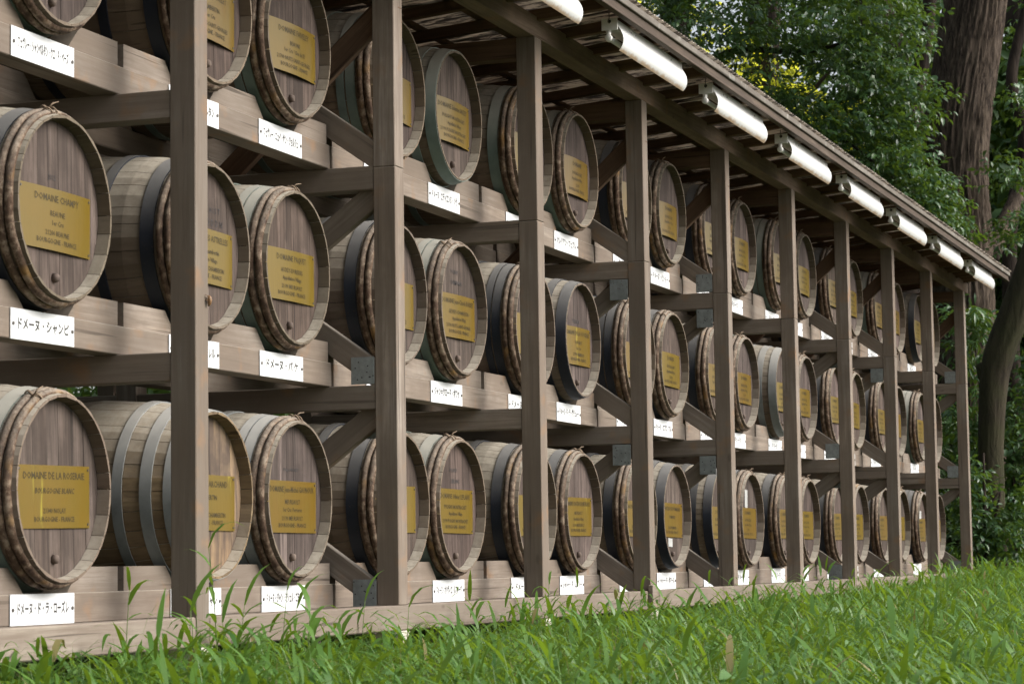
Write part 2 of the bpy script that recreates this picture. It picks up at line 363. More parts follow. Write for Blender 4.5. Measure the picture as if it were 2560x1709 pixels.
for i in POSTS:
    x = U * i; c = x + PW / 2; nch = len(rack.children)
    for yy, front in ((0.0, True), (1.20, False), (2.30, False)):
        yc = yy + PW / 2; top = 2.708 if front else zr(yy) - 0.108
        if i == 0 and front: bar('post', (c, yc, -0.103), (c, yc, top), PW, PW, M_FRAME, rack)
        elif front or i in BRACED:
            bar('post', (c, yc, 0.0), (c, yc, 1.806), PW, PW, M_FRAME, rack); bar('post', (c, yc, 1.808), (c, yc, top), PW, PW, M_FRAME, rack)
        else: bar('post', (c, yc, 0.0), (c, yc, top), PW, PW, M_FRAME, rack)
        fz = gz(c, yc) - 0.1
        if not (i == 0 and front): block('footing', c - 0.06, c + 0.06, yy - 0.012 if front else yy, yy + 0.11, fz, -0.104, M_CONC, rack, 0.01)
        else: block('footing', c - 0.052, c + 0.075, yy - 0.012, yy + 0.11, fz, -0.104, M_CONC, rack, 0.01)
    pc = {0: (0.97, 0.98, 0.98), 2: (1.0, 0.95, 0.9), 4: (1.12, 0.98, 0.86), 5: (1.08, 0.95, 0.83), 6: (1.1, 0.97, 0.86), 8: (1.14, 0.96, 0.82)}.get(i)
    if pc:
        for o in rack.children[nch:]:
            if o.name.startswith('post'): o.color = (*pc, 1)
    for z in TIERS[1:]:
        bar('joist', (c, PW + 0.001, z - 0.05), (c, 1.199, z - 0.05), 0.092, 0.099, M_FRAME, rack)
        bar('joist', (c, 1.199 + PW, z - 0.05), (c, 2.299, z - 0.05), 0.092, 0.099, M_FRAME, rack)
    bar('joist', (c, PW + 0.004, -0.062), (c, 2.299, -0.062), 0.092, 0.099, M_FRAME, rack)
    bar('tie_beam', (c, PW + 0.001, 2.658), (c, 1.199, 2.658), 0.088, 0.10, M_ROOFW, rack)
    bar('tie_beam', (c, 1.199 + PW, 2.545), (c, 2.299, 2.545), 0.088, 0.10, M_ROOFW, rack)
    if i in BRACED:
        for k, z in enumerate(TIERS):
            nz = TIERS[k + 1] if k < 2 else 2.708
            # rising brace: foot on the front post just over the joist; falling brace: head under the next joist
            mat = M_FRAME
            bar('brace', (c - 0.023, 0.03, z - 0.003), (c - 0.023, 1.19, z - 0.003 + 0.70 * 1.16), 0.043, 0.098, mat, rack)
            m2 = M_FRAME if k < 2 else M_ROOFW
            if k < 2: bar('brace', (c + 0.023, 0.03, nz - 0.05), (c + 0.023, 1.08, nz - 0.05 - 0.73 * 1.05), 0.043, 0.098, m2, rack)
            else: bar('brace', (c + 0.023, 0.03, 2.52), (c + 0.023, 0.95, 2.52 - 0.9 * 0.92), 0.043, 0.098, m2, rack)
            # perforated zinc plates
            for q, (lev, pos, behind) in enumerate(PLATES_AT.get(i, ())):
                if lev != k: continue
                a, b = (z + 0.004, z + 0.116) if pos == 'over' else (z - 0.217, z - 0.103) if lev < 3 else (2.49, 2.604)
                xx = (x + PW - 0.004, x + PW - 0.001) if behind else (x - 0.0035, x - 0.0005)
                pl = block('bracket_plate', xx[0], xx[1], PW + 0.003, PW + 0.106, a, b, M_ZINC, rack, 0.0004)
                nv = []; nf = []
                rr = random.Random(i * 10 + k * 3 + q)
                for _ in range(9):
                    yy = rr.uniform(-0.048, 0.048); z0 = rr.uniform(-0.05, 0.05); b0 = len(nv)
                    for a_ in range(6): nv.append((-0.0022, yy + 0.0032 * math.cos(a_ * PI / 3), z0 + 0.0032 * math.sin(a_ * PI / 3)))
                    nf.append(list(range(b0 + 5, b0 - 1, -1)))
                obj('nail_heads', mesh('nail_heads', nv, nf), M_NAIL if rr.random() < 0.7 else M_SCREW, pl)['kind'] = 'stuff'
# sills
for a, b in ((-2.05, -0.003), (PW + 0.003, 5.445), (5.449, 10.96), (10.964, 16.62)):
    block('sill', a, b, 0.0, PW, -0.103, 0.0 - 0.0005, M_SILL, rack, 0.005)
for yy in (1.20, 2.30): block('sill', -2.05, 16.62, yy, yy + PW, -0.103, -0.0005, M_FRAME, rack)
block('joint_block', 5.405, 5.493, -0.028, -0.001, -0.095, 0.030, M_FRAME, rack)
# shelf beams and saddle blocks
SEG = ((-2.05, 1.838), (1.862, 5.487), (5.511, 7.302), (7.326, 10.935), (10.959, 12.762), (12.786, 16.52))
XL, XR = 0.580, 1.340
def saddle(px0, px1, l, r):
    """block between x=px0 and px1; l / r: slanted towards a barrel on that side"""
    p = [(px0, 0), (px0 + (0.082 if l else 0), 0.084), (px1 - (0.082 if r else 0), 0.084), (px1, 0)]
    return p[::-1]
sad = {'a': prism(saddle(0.048, XL - 0.14, 0, 1), 0, 0.094), 'b': prism(saddle(XL + 0.14, XR - 0.14, 1, 1), 0, 0.094), 'c': prism(saddle(XR + 0.14, 1.809, 1, 0), 0, 0.094),
       'c2': prism(saddle(XR + 0.14, 1.825, 1, 0), 0, 0.094)}
for z in TIERS:
    for yy in (0.30, 0.88, 1.42, 2.02):
        for a, b in SEG:
            if yy > 1.3 and z == TIERS[1] and a < 5.4: continue
            block('shelf_beam', a, b, yy, yy + 0.10, z, z + BH, M_FRAME, rack)
        for bay in range(-1, 9):
            if yy > 1.3 and z == TIERS[1] and bay < 3: continue
            for q in ('a', 'b', 'c' if (bay + 1) in BRACED else 'c2'):
                if bay == -1 and q == 'a': continue
                obj('saddle_block', sad[q], M_FRAME, rack, (bay * U - 7.3, yy + 0.003 - 0.05, z + BH + 0.0005 + 0.28))
# roof
bar('top_plate', (-2.2, 0.0495, 2.7615), (16.69, 0.0495, 2.7615), 0.095, 0.105, M_FRAME, rack).color = (0.95, 0.84, 0.78, 1)
bar('top_plate', (-2.2, 1.249, zr(1.249) - 0.055), (16.69, 1.249, zr(1.249) - 0.055), 0.095, 0.105, M_ROOFW, rack)
bar('top_plate', (-2.2, 2.349, zr(2.349) - 0.055), (16.69, 2.349, zr(2.349) - 0.055), 0.095, 0.105, M_ROOFW, rack)
RH = 0.055
nraf = 0
x = 0.040 - 0.455 * 4
while x < 16.68:
    y0, y1 = -0.355, 2.75
    bar('rafter', (x + 0.0225, y0, zr(y0) + RH / 2), (x + 0.0225, y1, zr(y1) + RH / 2), 0.045, RH, M_ROOFW, rack); x += 0.455
for yb in (-0.33, 0.30, 0.62, 1.05, 1.6, 2.2, 2.7):
    zc = zr(yb) + RH + 0.011
    bar('batten', (-2.2, yb, zc), (16.69, yb, zc), 0.045, 0.020, M_ROOFW, rack)
def roofsheet(w):
    pitch = 0.045; n = int(round(w / pitch)); xs = [i * pitch / 6 for i in range(6 * n + 1)]
    V = []; F = []; m = len(xs)
    for y in (-0.412, 2.85):
        for dz in (0, 0.0022):
            for xx in xs: V.append((xx, y, zr(y) + RH + 0.0235 + 0.0045 * (1 - math.cos(2 * PI * xx / pitch)) + dz))
    for i in range(m - 1):
        F.append((i, 2 * m + i, 2 * m + i + 1, i + 1)); F.append((m + i, m + i + 1, 3 * m + i + 1, 3 * m + i))
        F.append((i, i + 1, m + i + 1, m + i)); F.append((2 * m + i, 3 * m + i, 3 * m + i + 1, 2 * m + i + 1))
    return mesh('roof_sheet', V, F, True)
rs = roofsheet(0.81)
for k in range(24):
    obj('roof_sheet', rs, M_ROOF, rack, (-2.25 + 0.792 * k - 7.3, -0.05, 0.28 + (0.0028 if k % 2 else 0)), (0, 0, random.uniform(-0.0015, 0.0015)))
bar('fascia_board', (-2.25, -0.372, 2.8485), (16.74, -0.372, 2.8485), 0.030, 0.042, M_FASC, rack)
bar('fascia_board', (-2.25, -0.391, 2.8865), (16.76, -0.391, 2.8865), 0.022, 0.035, M_FASCTOP, rack)
bar('fascia_board', (-2.25, -0.376, 2.821), (16.74, -0.376, 2.821), 0.036, 0.012, M_FASC, rack)

# ------------------------------------------------------------------ barrels
BL = 0.88; RE = 0.305; RB = 0.360
def rad(y): return RB - (RB - RE) * ((y - BL / 2) / (BL / 2)) ** 2
def stave_mesh(ang):
    ys = (0, 0.043, 0.2, 0.44, 0.68, 0.828, BL); V = []; F = []
    gap = 0.0011
    for y in ys:
        r = rad(y); rin = r - (0.009 if y in (0, BL) else 0.024 if 0.04 < y < 0.83 else 0.022)
        h = ang / 2 - gap / r; e = 0.0016
        V += [(r * math.sin(a) * 1.0, y, r * math.cos(a)) for a in (-h, 0, h)]
        V[-3] = ((r - e) * math.sin(-h), y, (r - e) * math.cos(h)); V[-1] = ((r - e) * math.sin(h), y, (r - e) * math.cos(h))
        V += [(rin * math.sin(h), y, rin * math.cos(h)), (rin * math.sin(-h), y, rin * math.cos(h))]
    n = len(ys)
    for i in range(n - 1):
        for k in range(5):
            a = i * 5 + k; b = i * 5 + (k + 1) % 5; F.append((b, a, a + 5, b + 5))
    F.append((0, 1, 2, 3, 4)); F.append(tuple((n - 1) * 5 + k for k in (4, 3, 2, 1, 0)))
    me = mesh('stave', V, F); bm = bmesh.new(); bm.from_mesh(me); bmesh.ops.recalc_face_normals(bm, faces=bm.faces); bm.to_mesh(me); bm.free()
    return me
STAVE_SETS = []
_sm = {}
for s in range(3):
    r = random.Random(40 + s); ws = [r.choice((0.8, 0.9, 1.0, 1.1, 1.25)) for _ in range(27)]; t = sum(ws)
    a = 0; lst = []
    for w in ws:
        an = 2 * PI * w / t; k = round(an, 2)
        key = (s, w)
        if key not in _sm: _sm[key] = stave_mesh(an)
        lst.append((a + an / 2, _sm[key])); a += an
    STAVE_SETS.append(lst)
def head_boards(seed, R=0.2905, y0=0.045, y1=0.067):
    r = random.Random(seed); n = 7; ws = [r.uniform(0.8, 1.2) for _ in range(n)]; t = sum(ws); x = -R; out = []
    for w in ws:
        xa = x; xb = x + 2 * R * w / t; x = xb; g = 0.0007
        xa2, xb2 = xa + g, xb - g; top = []
        for i in range(9):
            xx = xa2 + (xb2 - xa2) * i / 8; top.append((xx, math.sqrt(max(0, R * R - xx * xx))))
        poly = top + [(px, -pz) for px, pz in reversed(top)]
        cl = []
        for p in poly:
            if not cl or (abs(p[0] - cl[-1][0]) + abs(p[1] - cl[-1][1])) > 1e-5: cl.append(p)
        if abs(cl[0][0] - cl[-1][0]) + abs(cl[0][1] - cl[-1][1]) < 1e-5: cl.pop()
        dy = r.uniform(-0.0007, 0.0007)
        out.append(prism(cl[::-1], y0 + dy, y1 + dy))
    return out
HEADS = [head_boards(s) for s in (1, 2, 3)]
BACKHEAD = prism([(0.283 * math.cos(-2 * PI * i / 40), 0.283 * math.sin(-2 * PI * i / 40)) for i in range(40)], 0.805, 0.826)
def hoop_mesh(y0, w, th=0.0024):
    V = []; F = []; n = 64
    for i in range(n):
        a = 2 * PI * i / n; wob = 0.0006 * math.sin(3 * a + y0 * 40)
        for y, d in ((y0, th), (y0 + w, th), (y0 + w, -0.003), (y0, -0.003)):
            r = rad(y) + d + wob; V.append((r * math.sin(a), y, r * math.cos(a)))
    for i in range(n):
        j = (i + 1) % n
        for k in range(4): F.append((i * 4 + k, i * 4 + (k + 1) % 4, j * 4 + (k + 1) % 4, j * 4 + k))
    me = mesh('steel_hoop', V, F); bm = bmesh.new(); bm.from_mesh(me); bmesh.ops.recalc_face_normals(bm, faces=bm.faces); bm.to_mesh(me); bm.free()
    for p in me.polygons: p.use_smooth = True
    me.set_sharp_from_angle(angle=0.7)
    return me
_hoops = {}
def hoop(y0, w):
    k = (round(y0, 3), round(w, 3))
    if k not in _hoops: _hoops[k] = hoop_mesh(y0, w)
    return _hoops[k]
def twig_mesh(yc, seed, hw=0.0142):
    V = []; F = []; n = 84; m = 8; o = Vector((seed * 7.3, seed * 3.1, 0))
    for i in range(n):
        a = 2 * PI * i / n; p = Vector((math.cos(a), math.sin(a), 0))
        b = 1 + 0.22 * noise.noise(p * 3.0 + o) + 0.08 * noise.noise(p * 16 + o)
        dy = 0.004 * noise.noise(p * 2.2 - o)
        for k in range(m):
            t = 2 * PI * k / m; y = yc + dy + hw * math.cos(t) * (0.9 + 0.1 * b)
            s = math.sin(t); h = (0.0105 * s * b if s > 0 else 0.004 * s)
            h += 0.0022 * noise.noise(Vector((math.cos(a) * 30, math.sin(a) * 30, k * 1.7)) + o) if s > 0 else 0
            r = rad(max(0, y)) + h + 0.0006; V.append((r * math.sin(a), y, r * math.cos(a)))
    for i in range(n):
        j = (i + 1) % n
        for k in range(m): F.append((i * m + k, i * m + (k + 1) % m, j * m + (k + 1) % m, j * m + k))
    me = mesh('twig_hoop', V, F, True); bm = bmesh.new(); bm.from_mesh(me); bmesh.ops.recalc_face_normals(bm, faces=bm.faces); bm.to_mesh(me); bm.free()
    return me
TWIG = {e: [twig_mesh(yc, s + 10 * k) for s in range(3)] for k, (e, yc) in enumerate(((0, 0.029), (1, 0.0585), (2, BL - 0.029), (3, BL - 0.0585)))}
def binding_mesh(seed):
    r = random.Random(seed); V = []; F = []
    for w in range(4):
        a0 = r.uniform(-0.05, 0.05) + w * 0.018; pts = []
        y0, y1 = (0.011, 0.045) if w % 2 == 0 else (0.042, 0.076)
        for i in range(9):
            t = i / 8; y = y0 + (y1 - y0) * t; hgt = 0.017 * math.sin(PI * min(1, max(0, t * 0.9 + 0.05))) + 0.002
            rr = rad(max(0, y)) + hgt; an = a0 + 0.02 * t * (1 if w % 2 else -1); pts.append((rr * math.sin(an), y, rr * math.cos(an)))
        v, f = tube(pts, [0.0028] * 9, 5); b = len(V); V += v; F += [[q + b for q in p] for p in f]
    p0 = Vector((0, 0.03, rad(0.03) + 0.018)); v, f = tube([p0, p0 + Vector((0.012, -0.008, 0.012)), p0 + Vector((0.03, -0.02, 0.016))], [0.0035, 0.003, 0.0012], 5)
    b = len(V); V += v; F += [[q + b for q in p] for p in f]
    return mesh('binding', V, F, True)
BINDS = [binding_mesh(s) for s in range(3)]
PWD, PHT, PTH = 0.462, 0.203, 0.0012
def plate_mesh(bow):
    V = []; F = []; n = 13
    for i in range(n):
        t = i / (n - 1); x = -PWD / 2 + PWD * t; y = -bow * math.sin(PI * t)
        V += [(x, y, -PHT / 2), (x, y, PHT / 2), (x, y + PTH, PHT / 2), (x, y + PTH, -PHT / 2)]
    for i in range(n - 1):
        a = i * 4
        for k in range(4): F.append((a + k, a + (k + 1) % 4, a + 4 + (k + 1) % 4, a + 4 + k))
    F += [(3, 2, 1, 0), ((n - 1) * 4, (n - 1) * 4 + 1, (n - 1) * 4 + 2, (n - 1) * 4 + 3)]
    me = mesh('name_plate', V, F, True); bm = bmesh.new(); bm.from_mesh(me); bmesh.ops.recalc_face_normals(bm, faces=bm.faces); bm.to_mesh(me); bm.free(); me.set_sharp_from_angle(angle=0.5); return me
PLATES = {b: plate_mesh(b) for b in (0.002, 0.010, 0.016)}
def disc(r, y0, y1, n=10):
    return prism([(r * math.cos(-2 * PI * i / n), r * math.sin(-2 * PI * i / n)) for i in range(n)], y0, y1)
SCREW = disc(0.0042, -0.0022, 0.0, 8)
def bung_mesh():
    V, F = tube([(0, 0, 0), (0, -0.012, 0), (0.001, -0.018, 0)], [0.0165, 0.0145, 0.0115], 12); return mesh('bung', V, F, True)
BUNG = bung_mesh()

LAST = 'BOURGOGNE - FRANCE'
TXT = {   # (tier, column): lines printed on the plate; column 0 = first barrel right of the first post
    (0, -1): ['DOMAINE DE LA ROSERAIE', '/BOURGOGNE BLANC', '', '21340 NOLAY', LAST],
    (1, -1): ['DOMAINE CHAMPY', 'BEAUNE', '1er Cru', '21200 BEAUNE', LAST],
    (2, -1): ['DOMAINE FAIVELEY', 'CHAMBERTIN', 'Clos de Beze', '21700 NUITS-SAINT-GEORGES', LAST],
    (0, 0): ['DOMAINE MARCHAND', 'CHAMBERTIN', '', '21220 GEVREY-CHAMBERTIN', LAST],
    (1, 0): ['DOMAINE DES ASTRELLES', 'Gevrey-Chambertin', 'Appellation Village', '21220 GEVREY-CHAMBERTIN', LAST],
    (2, 0): ['DOMAINE FAIVELEY', 'CHAMBERTIN', '1er Cru', '21700 NUITS-SAINT-GEORGES', LAST],
    (0, 1): ['DOMAINE Jean-Michel GAUNOUX', 'MEURSAULT', '1er Cru  Perrieres', '21190 MEURSAULT', LAST],
    (1, 1): ['DOMAINE PAQUET', 'AUXEY-DURESSES', 'Appellation Village', '21190 MEURSAULT', LAST],
    (2, 1): ['DOMAINE FAIVELEY', 'BEAUNE', "1er Cru  'Clos de l'E'", '21700 NUITS-SAINT-GEORGES', LAST],
    (0, 3): ['DOMAINE Olivier LEFLAIVE', 'PULIGNY-MONTRACHET', 'Appellation Village', '21190 PULIGNY-MONTRACHET', LAST],
    (1, 3): ['DOMAINE Jean-Claude BOISSET', 'GEVREY-CHAMBERTIN', 'Appellation Village', '21700 NUITS-SAINT-GEORGES', LAST],
    (2, 3): ['DOMAINE Etienne SAUZET', 'PULIGNY-MONTRACHET', 'Appellation Village', '21190 PULIGNY-MONTRACHET', LAST],
    (0, 5): ['DOMAINE CHATEAU DE MEURSAULT', 'MEURSAULT', 'Appellation Village', '21190 MEURSAULT', LAST],
    (1, 5): ['DOMAINE DE LA VOUGERAIE', 'VOUGEOT', '1er Cru', '21700 PREMEAUX', LAST],
    (0, 6): ['CHATEAU DE POMMARD', 'POMMARD', '', '21630 POMMARD', LAST],
    (0, 7): ['CHATEAU DE POMMARD', 'POMMARD', '', '21630 POMMARD', LAST]}
KANA = {(0, -1): 'ドメーヌ・ド・ラ・ローズレ', (1, -1): 'ドメーヌ・シャンピ', (2, -1): 'フェヴレー・シャンベルタン・クロ・ド・ベーズ',
        (0, 0): 'ドメーヌ・マルシャン', (1, 0): 'ドメーヌ・デ・ザストレル', (2, 0): 'フェヴレー・シャンベルタン',
        (0, 1): 'ドメーヌ・ジャン・ミシェル・ゴヌー', (1, 1): 'ドメーヌ・パ ケ', (2, 1): 'フェヴレー・ニュイ・サン・ジョルジュ',
        (0, 3): 'ドメーヌ・オリヴィエ・ルフレーヴ', (1, 3): 'ジャン＝クロード・ボワセ', (2, 3): 'ドメーヌ・エティエンヌ・ソゼ',
        (0, 4): 'ドメーヌ・ジャ', (1, 4): 'ドメーヌ・ジャン', (0, 5): 'シャトー・ド・ムルソー', (1, 5): 'ドメーヌ・ド・ラ・ヴジュレー', (2, 5): 'オレリアン・フェブル',
        (0, 7): 'シャトー・ド・ポマール', (1, 7): 'ドメーヌ・ロブロ・マル', (2, 7): 'ドメーヌ・ビショー'}
STEN = {(0, 1): [('Philippe PACALET', 0.013, 0.0, 0.115, 0.25, 0)], (1, 3): [('VOLNAY', 0.018, -0.02, 0.175, 0.2, 0), ('CHAMPANS', 0.02, 0.0, 0.125, 0.2, 0)],
        (0, 3): [('PULIGNY', 0.017, -0.01, 0.165, 0.2, 0), ('LEBLANC', 0.019, 0.01, 0.115, 0.2, 0)], (1, 5): [('VOLNAY', 0.022, 0.0, 0.10, 0.2, 0)],
        (1, 0): [('A I S T', 0.022, 0.09, 0.145, 0.3, 0), ('D D D N', 0.024, 0.09, 0.098, 0.3, 0)], (1, -1): [('2012', 0.018, -0.02, 0.10, 0.1, 0)]}
COLS = [-1] + list(range(18))
def col_x(c):
    bay = math.floor(c / 2) if c >= 0 else -1
    return bay * U + (XL if c >= 0 and c % 2 == 0 else XR - (0.03 if c < 0 else 0)), bay
ZL = (0.17, 0.41, 0.56, 0.725, 0.86)
for tr in range(3):
    for c in COLS:
        ls = TXT.get((tr, c), ['DOMAINE', 'BOURGOGNE', 'Appellation Village', '21190', LAST])
        L = []
        for q, s in enumerate(ls):
            if not s: continue
            sh = 0.25 if s[0] == '/' else 0.0; s = s.lstrip('/')
            L.append((s, 0.0225 if q == 0 else 0.018 if q in (1,) else 0.0165, 0, PHT / 2 - PHT * ZL[q], 0.41 if q == 0 else 0.33, sh))
        text_mesh(L, ('p', tr, c))
        k = KANA.get((tr, c), 'ドメーヌ・')
        text_mesh([(k, 0.030, 0, 0, 0.325, 0.0)], ('k', tr, c))
        if (tr, c) in STEN: text_mesh(STEN[(tr, c)], ('s', tr, c))
resolve_texts()

# hoop styles: t = two bark hoops + one wide steel hoop, d = two bark hoops + two steel hoops, s = steel hoops right to the rim
STYLE = {}
rs_ = random.Random(99)
for tr in range(3):
    for c in COLS: STYLE[(tr, c)] = (rs_.choice('tttdd'), rs_.choice(('black', 'black', 'green', 'grey')))
STYLE.update({(0, -1): ('t', 'green'), (1, -1): ('t', 'black'), (2, -1): ('d', 'green'), (0, 0): ('s', 'grey'), (1, 0): ('t', 'black'), (2, 0): ('t', 'black'),
              (0, 1): ('d', 'grey'), (1, 1): ('d', 'green'), (2, 1): ('d', 'green'), (0, 2): ('t', 'black'), (1, 2): ('t', 'black'), (2, 2): ('d', 'green'),
              (0, 3): ('t', 'green'), (1, 3): ('d', 'green'), (2, 3): ('s', 'green'), (0, 4): ('t', 'black'), (1, 4): ('d', 'black'), (2, 4): ('t', 'green'),
              (0, 5): ('t', 'black'), (1, 5): ('s', 'black'), (2, 5): ('t', 'green'), (0, 6): ('t', 'black'), (1, 6): ('d', 'black'), (2, 6): ('t', 'black'),
              (0, 7): ('s', 'black'), (1, 7): ('t', 'black'), (2, 7): ('t', 'black'), (0, 8): ('s', 'black'), (1, 8): ('t', 'black'), (2, 8): ('t', 'black'),
              (0, 9): ('t', 'black'), (1, 9): ('t', 'green'), (2, 9): ('t', 'black'), (0, 10): ('t', 'black'), (1, 10): ('s', 'grey'), (2, 10): ('d', 'green'),
              (0, 11): ('t', 'green'), (1, 11): ('t', 'black'), (2, 11): ('t', 'black'), (0, 12): ('t', 'black'), (1, 12): ('t', 'black'), (2, 12): ('t', 'black'),
              (1, 13): ('t', 'green'), (0, 14): ('t', 'black'), (1, 14): ('t', 'black'), (2, 14): ('d', 'green'), (0, 16): ('d', 'black'), (1, 16): ('d', 'green'), (2, 16): ('s', 'black')})
ORD = ('first', 'second', 'third', 'fourth', 'fifth', 'sixth', 'seventh', 'eighth', 'ninth', 'tenth')
TN = ('bottom', 'middle', 'top')
def where(c):
    if c == -1: return 'left of first post, at picture edge'
    b = c // 2
    return ('partly behind %s post from left' % ORD[b]) if c % 2 == 0 else ('just right of %s post from left' % ORD[b])
HD = {'t': 'barrel with %s hoops and bark rim', 'd': 'barrel with paired %s hoops, bark rim', 's': 'barrel with wide %s steel rim hoop'}
CD = {'black': 'black', 'grey': 'pale', 'green': 'greenish'}
rb = random.Random(5)
def barrel(tr, c):
    x, bay = col_x(c); st, hc = STYLE[(tr, c)]
    zc = TIERS[tr] + BH + 0.338
    o = empty('wine_barrel', (x + rb.uniform(-0.008, 0.008), 0.210 + rb.uniform(-0.008, 0.008), zc - RB))
    tag(o, '%s, %s shelf, %s' % (HD[st] % CD[hc], TN[tr], where(c)), 'barrel', 'wine barrels lying on the rack')
    ax = (0, 0, RB); golden = (tr, c) == (0, 0)
    v = rb.uniform(0.8, 1.12); tint = (v * rb.uniform(0.97, 1.04), v, v * rb.uniform(0.92, 1.05), 1); hv = rb.uniform(0.78, 1.12); htint = (hv * rb.uniform(0.98, 1.06), hv, hv * rb.uniform(0.94, 1.04), 1)
    rot0 = rb.uniform(0, 2 * PI)
    for a, me in STAVE_SETS[rb.randrange(3)]: obj('stave', me, M_STAVE_NEW if golden else M_STAVE, o, ax, (0, a + rot0, 0)).color = tint
    hr = rb.uniform(-0.06, 0.06)
    for me in HEADS[rb.randrange(3)]: obj('head_board', me, M_HEAD_NEW if golden else M_HEAD, o, ax, (0, hr, 0)).color = htint
    obj('back_head', BACKHEAD, M_HEAD, o, ax)
    hm = M_HOOP[hc]
    if st == 's': hs_ = [(0.003, 0.052), (0.098, 0.042), (0.205, 0.038)]
    elif st == 'd': hs_ = [(0.080, 0.040), (0.127, 0.034), (0.262, 0.036)]
    else: hs_ = [(0.082, 0.050), (0.270, 0.038)]
    for a, w in hs_:
        obj('steel_hoop', hoop(a, w), hm, o, ax, (0, rb.uniform(0, 6), 0)); obj('steel_hoop', hoop(BL - a - w, w), hm, o, ax, (0, rb.uniform(0, 6), 0))
    if st != 's':
        for e in range(4):
            tw = obj('twig_hoop', TWIG[e][rb.randrange(3)], M_TWIG, o, ax, (0, rb.uniform(0, 6.28), 0))
        obj('binding', BINDS[rb.randrange(3)], M_WILLOW, o, ax, (0, rb.uniform(-0.55, 0.15), 0))
    bow = 0.002 if tr == 0 else (0.010 if tr == 1 else 0.016)
    pz = RB - 0.028 + rb.uniform(-0.006, 0.006) - (0.008 if tr else 0)
    pl = obj('name_plate', PLATES[bow], M_PLATE, o, (rb.uniform(-0.004, 0.004), 0.0400, pz), (0, rb.uniform(-0.012, 0.012), 0))
    V, F = _tm[('p', tr, c)]
    obj('lettering', mesh('lettering', [(vx, -bow * math.sin(PI * (vx / PWD + 0.5)) - 0.0008, vz) for vx, vy, vz in V], F), M_PRINT, pl)['kind'] = 'stuff'
    for sx in (-1, 1):
        for sz in (-1, 1):
            xx = sx * (PWD / 2 - 0.012); obj('screw', SCREW, M_SCREW, pl, (xx, -bow * math.sin(PI * (xx / PWD + 0.5)) - 0.0002, sz * (PHT / 2 - 0.012)))
    obj('bung', BUNG, M_BUNG, o, (rb.uniform(-0.02, 0.005), 0.0445, RB - 0.228))
    if ('s', tr, c) in _tm:
        V, F = _tm[('s', tr, c)]; obj('stencil', mesh('stencil', V, F), M_STENCIL, o, (0, 0.0435, RB))
    if (tr, c) == (0, 9): block_paper(o, (-0.02, 0.0425, RB + 0.135), 0.07, 0.12)
    if (tr, c) == (0, 16): block_paper(o, (0.0, 0.0425, RB + 0.10), 0.10, 0.09)
    if (tr, c) == (0, 7): block_paper(o, (-0.03, 0.0425, RB - 0.16), 0.09, 0.05)
def block_paper(o, loc, w, h):
    p = obj('paper_label', boxmesh(w, 0.0008, h, 0), M_PAPER, o, loc, (0, 0.04, 0))
for tr in range(3):
    for c in COLS: barrel(tr, c)

# back row: seen only as dark rounded tops between the front barrels
def merged_barrel():
    V = []; F = []; n = 30; ys = [0, 0.001] + [0.05 * i for i in range(1, 18)] + [BL - 0.001, BL]
    for y in ys:
        r = rad(y) - 0.0
        if 0.07 < y < 0.13 or BL - 0.13 < y < BL - 0.07: r += 0.003
        if y < 0.06 or y > BL - 0.06: r += 0.012
        for k in range(n): V.append((r * math.sin(2 * PI * k / n), y, r * math.cos(2 * PI * k / n)))
    m = len(ys)
    for i in range(m - 1):
        for k in range(n): F.append((i * n + k, (i + 1) * n + k, (i + 1) * n + (k + 1) % n, i * n + (k + 1) % n))
    for i, s in ((0, 1), (m - 1, -1)):
        y = ys[i] + s * 0.055; b = len(V)
        for k in range(n): V.append((0.282 * math.sin(2 * PI * k / n), ys[i], 0.282 * math.cos(2 * PI * k / n)))
        for k in range(n): V.append((0.282 * math.sin(2 * PI * k / n), y, 0.282 * math.cos(2 * PI * k / n)))
        for k in range(n):
            j = (k + 1) % n; F.append((i * n + k, i * n + j, b + j, b + k)); F.append((b + k, b + j, b + n + j, b + n + k))
        F.append(tuple(b + n + k for k in range(n)))
    me = mesh('wine_barrel', V, F); bm = bmesh.new(); bm.from_mesh(me); bmesh.ops.recalc_face_normals(bm, faces=bm.faces); bm.to_mesh(me); bm.free(); return me
MB_ = merged_barrel()
for tr in range(3):
    for c in COLS:
        if tr == 1 and c < 6: continue
        x, bay = col_x(c)
        b = obj('wine_barrel', MB_, M_STAVE, None, (x, 1.325, TIERS[tr] + BH + 0.338), (0, rb.uniform(0, 6), 0))
        tag(b, 'hidden back-row barrel, %s tier, behind barrel %s' % (TN[tr], where(c)), 'barrel', 'barrels in the back row of the rack')

# ------------------------------------------------------------------ white name boards
BOARD = boxmesh(0.404, 0.004, 0.0995, 0.0006)
BSCREW = disc(0.0065, -0.003, 0.0, 8)
for tr in range(3):
    for c in COLS:
        x, bay = col_x(c)
        s = obj('name_board', BOARD, M_WHITE, None, (x + rb.uniform(-0.006, 0.006), 0.2965, TIERS[tr] + 0.0505 + rb.uniform(-0.002, 0.001)), (0, rb.uniform(-0.006, 0.006), 0))
        tag(s, 'white Japanese board, %s shelf edge, under barrel %s' % (TN[tr], where(c)), 'sign', 'white name boards on the shelf edges')
        V, F = _tm[('k', tr, c)]; obj('lettering', mesh('lettering', V, F), M_INK, s, (0, -0.0026, 0.0))['kind'] = 'stuff'
        for sx in (-1, 1): obj('screw', BSCREW, M_SCREW, s, (sx * 0.188, -0.002, 0))

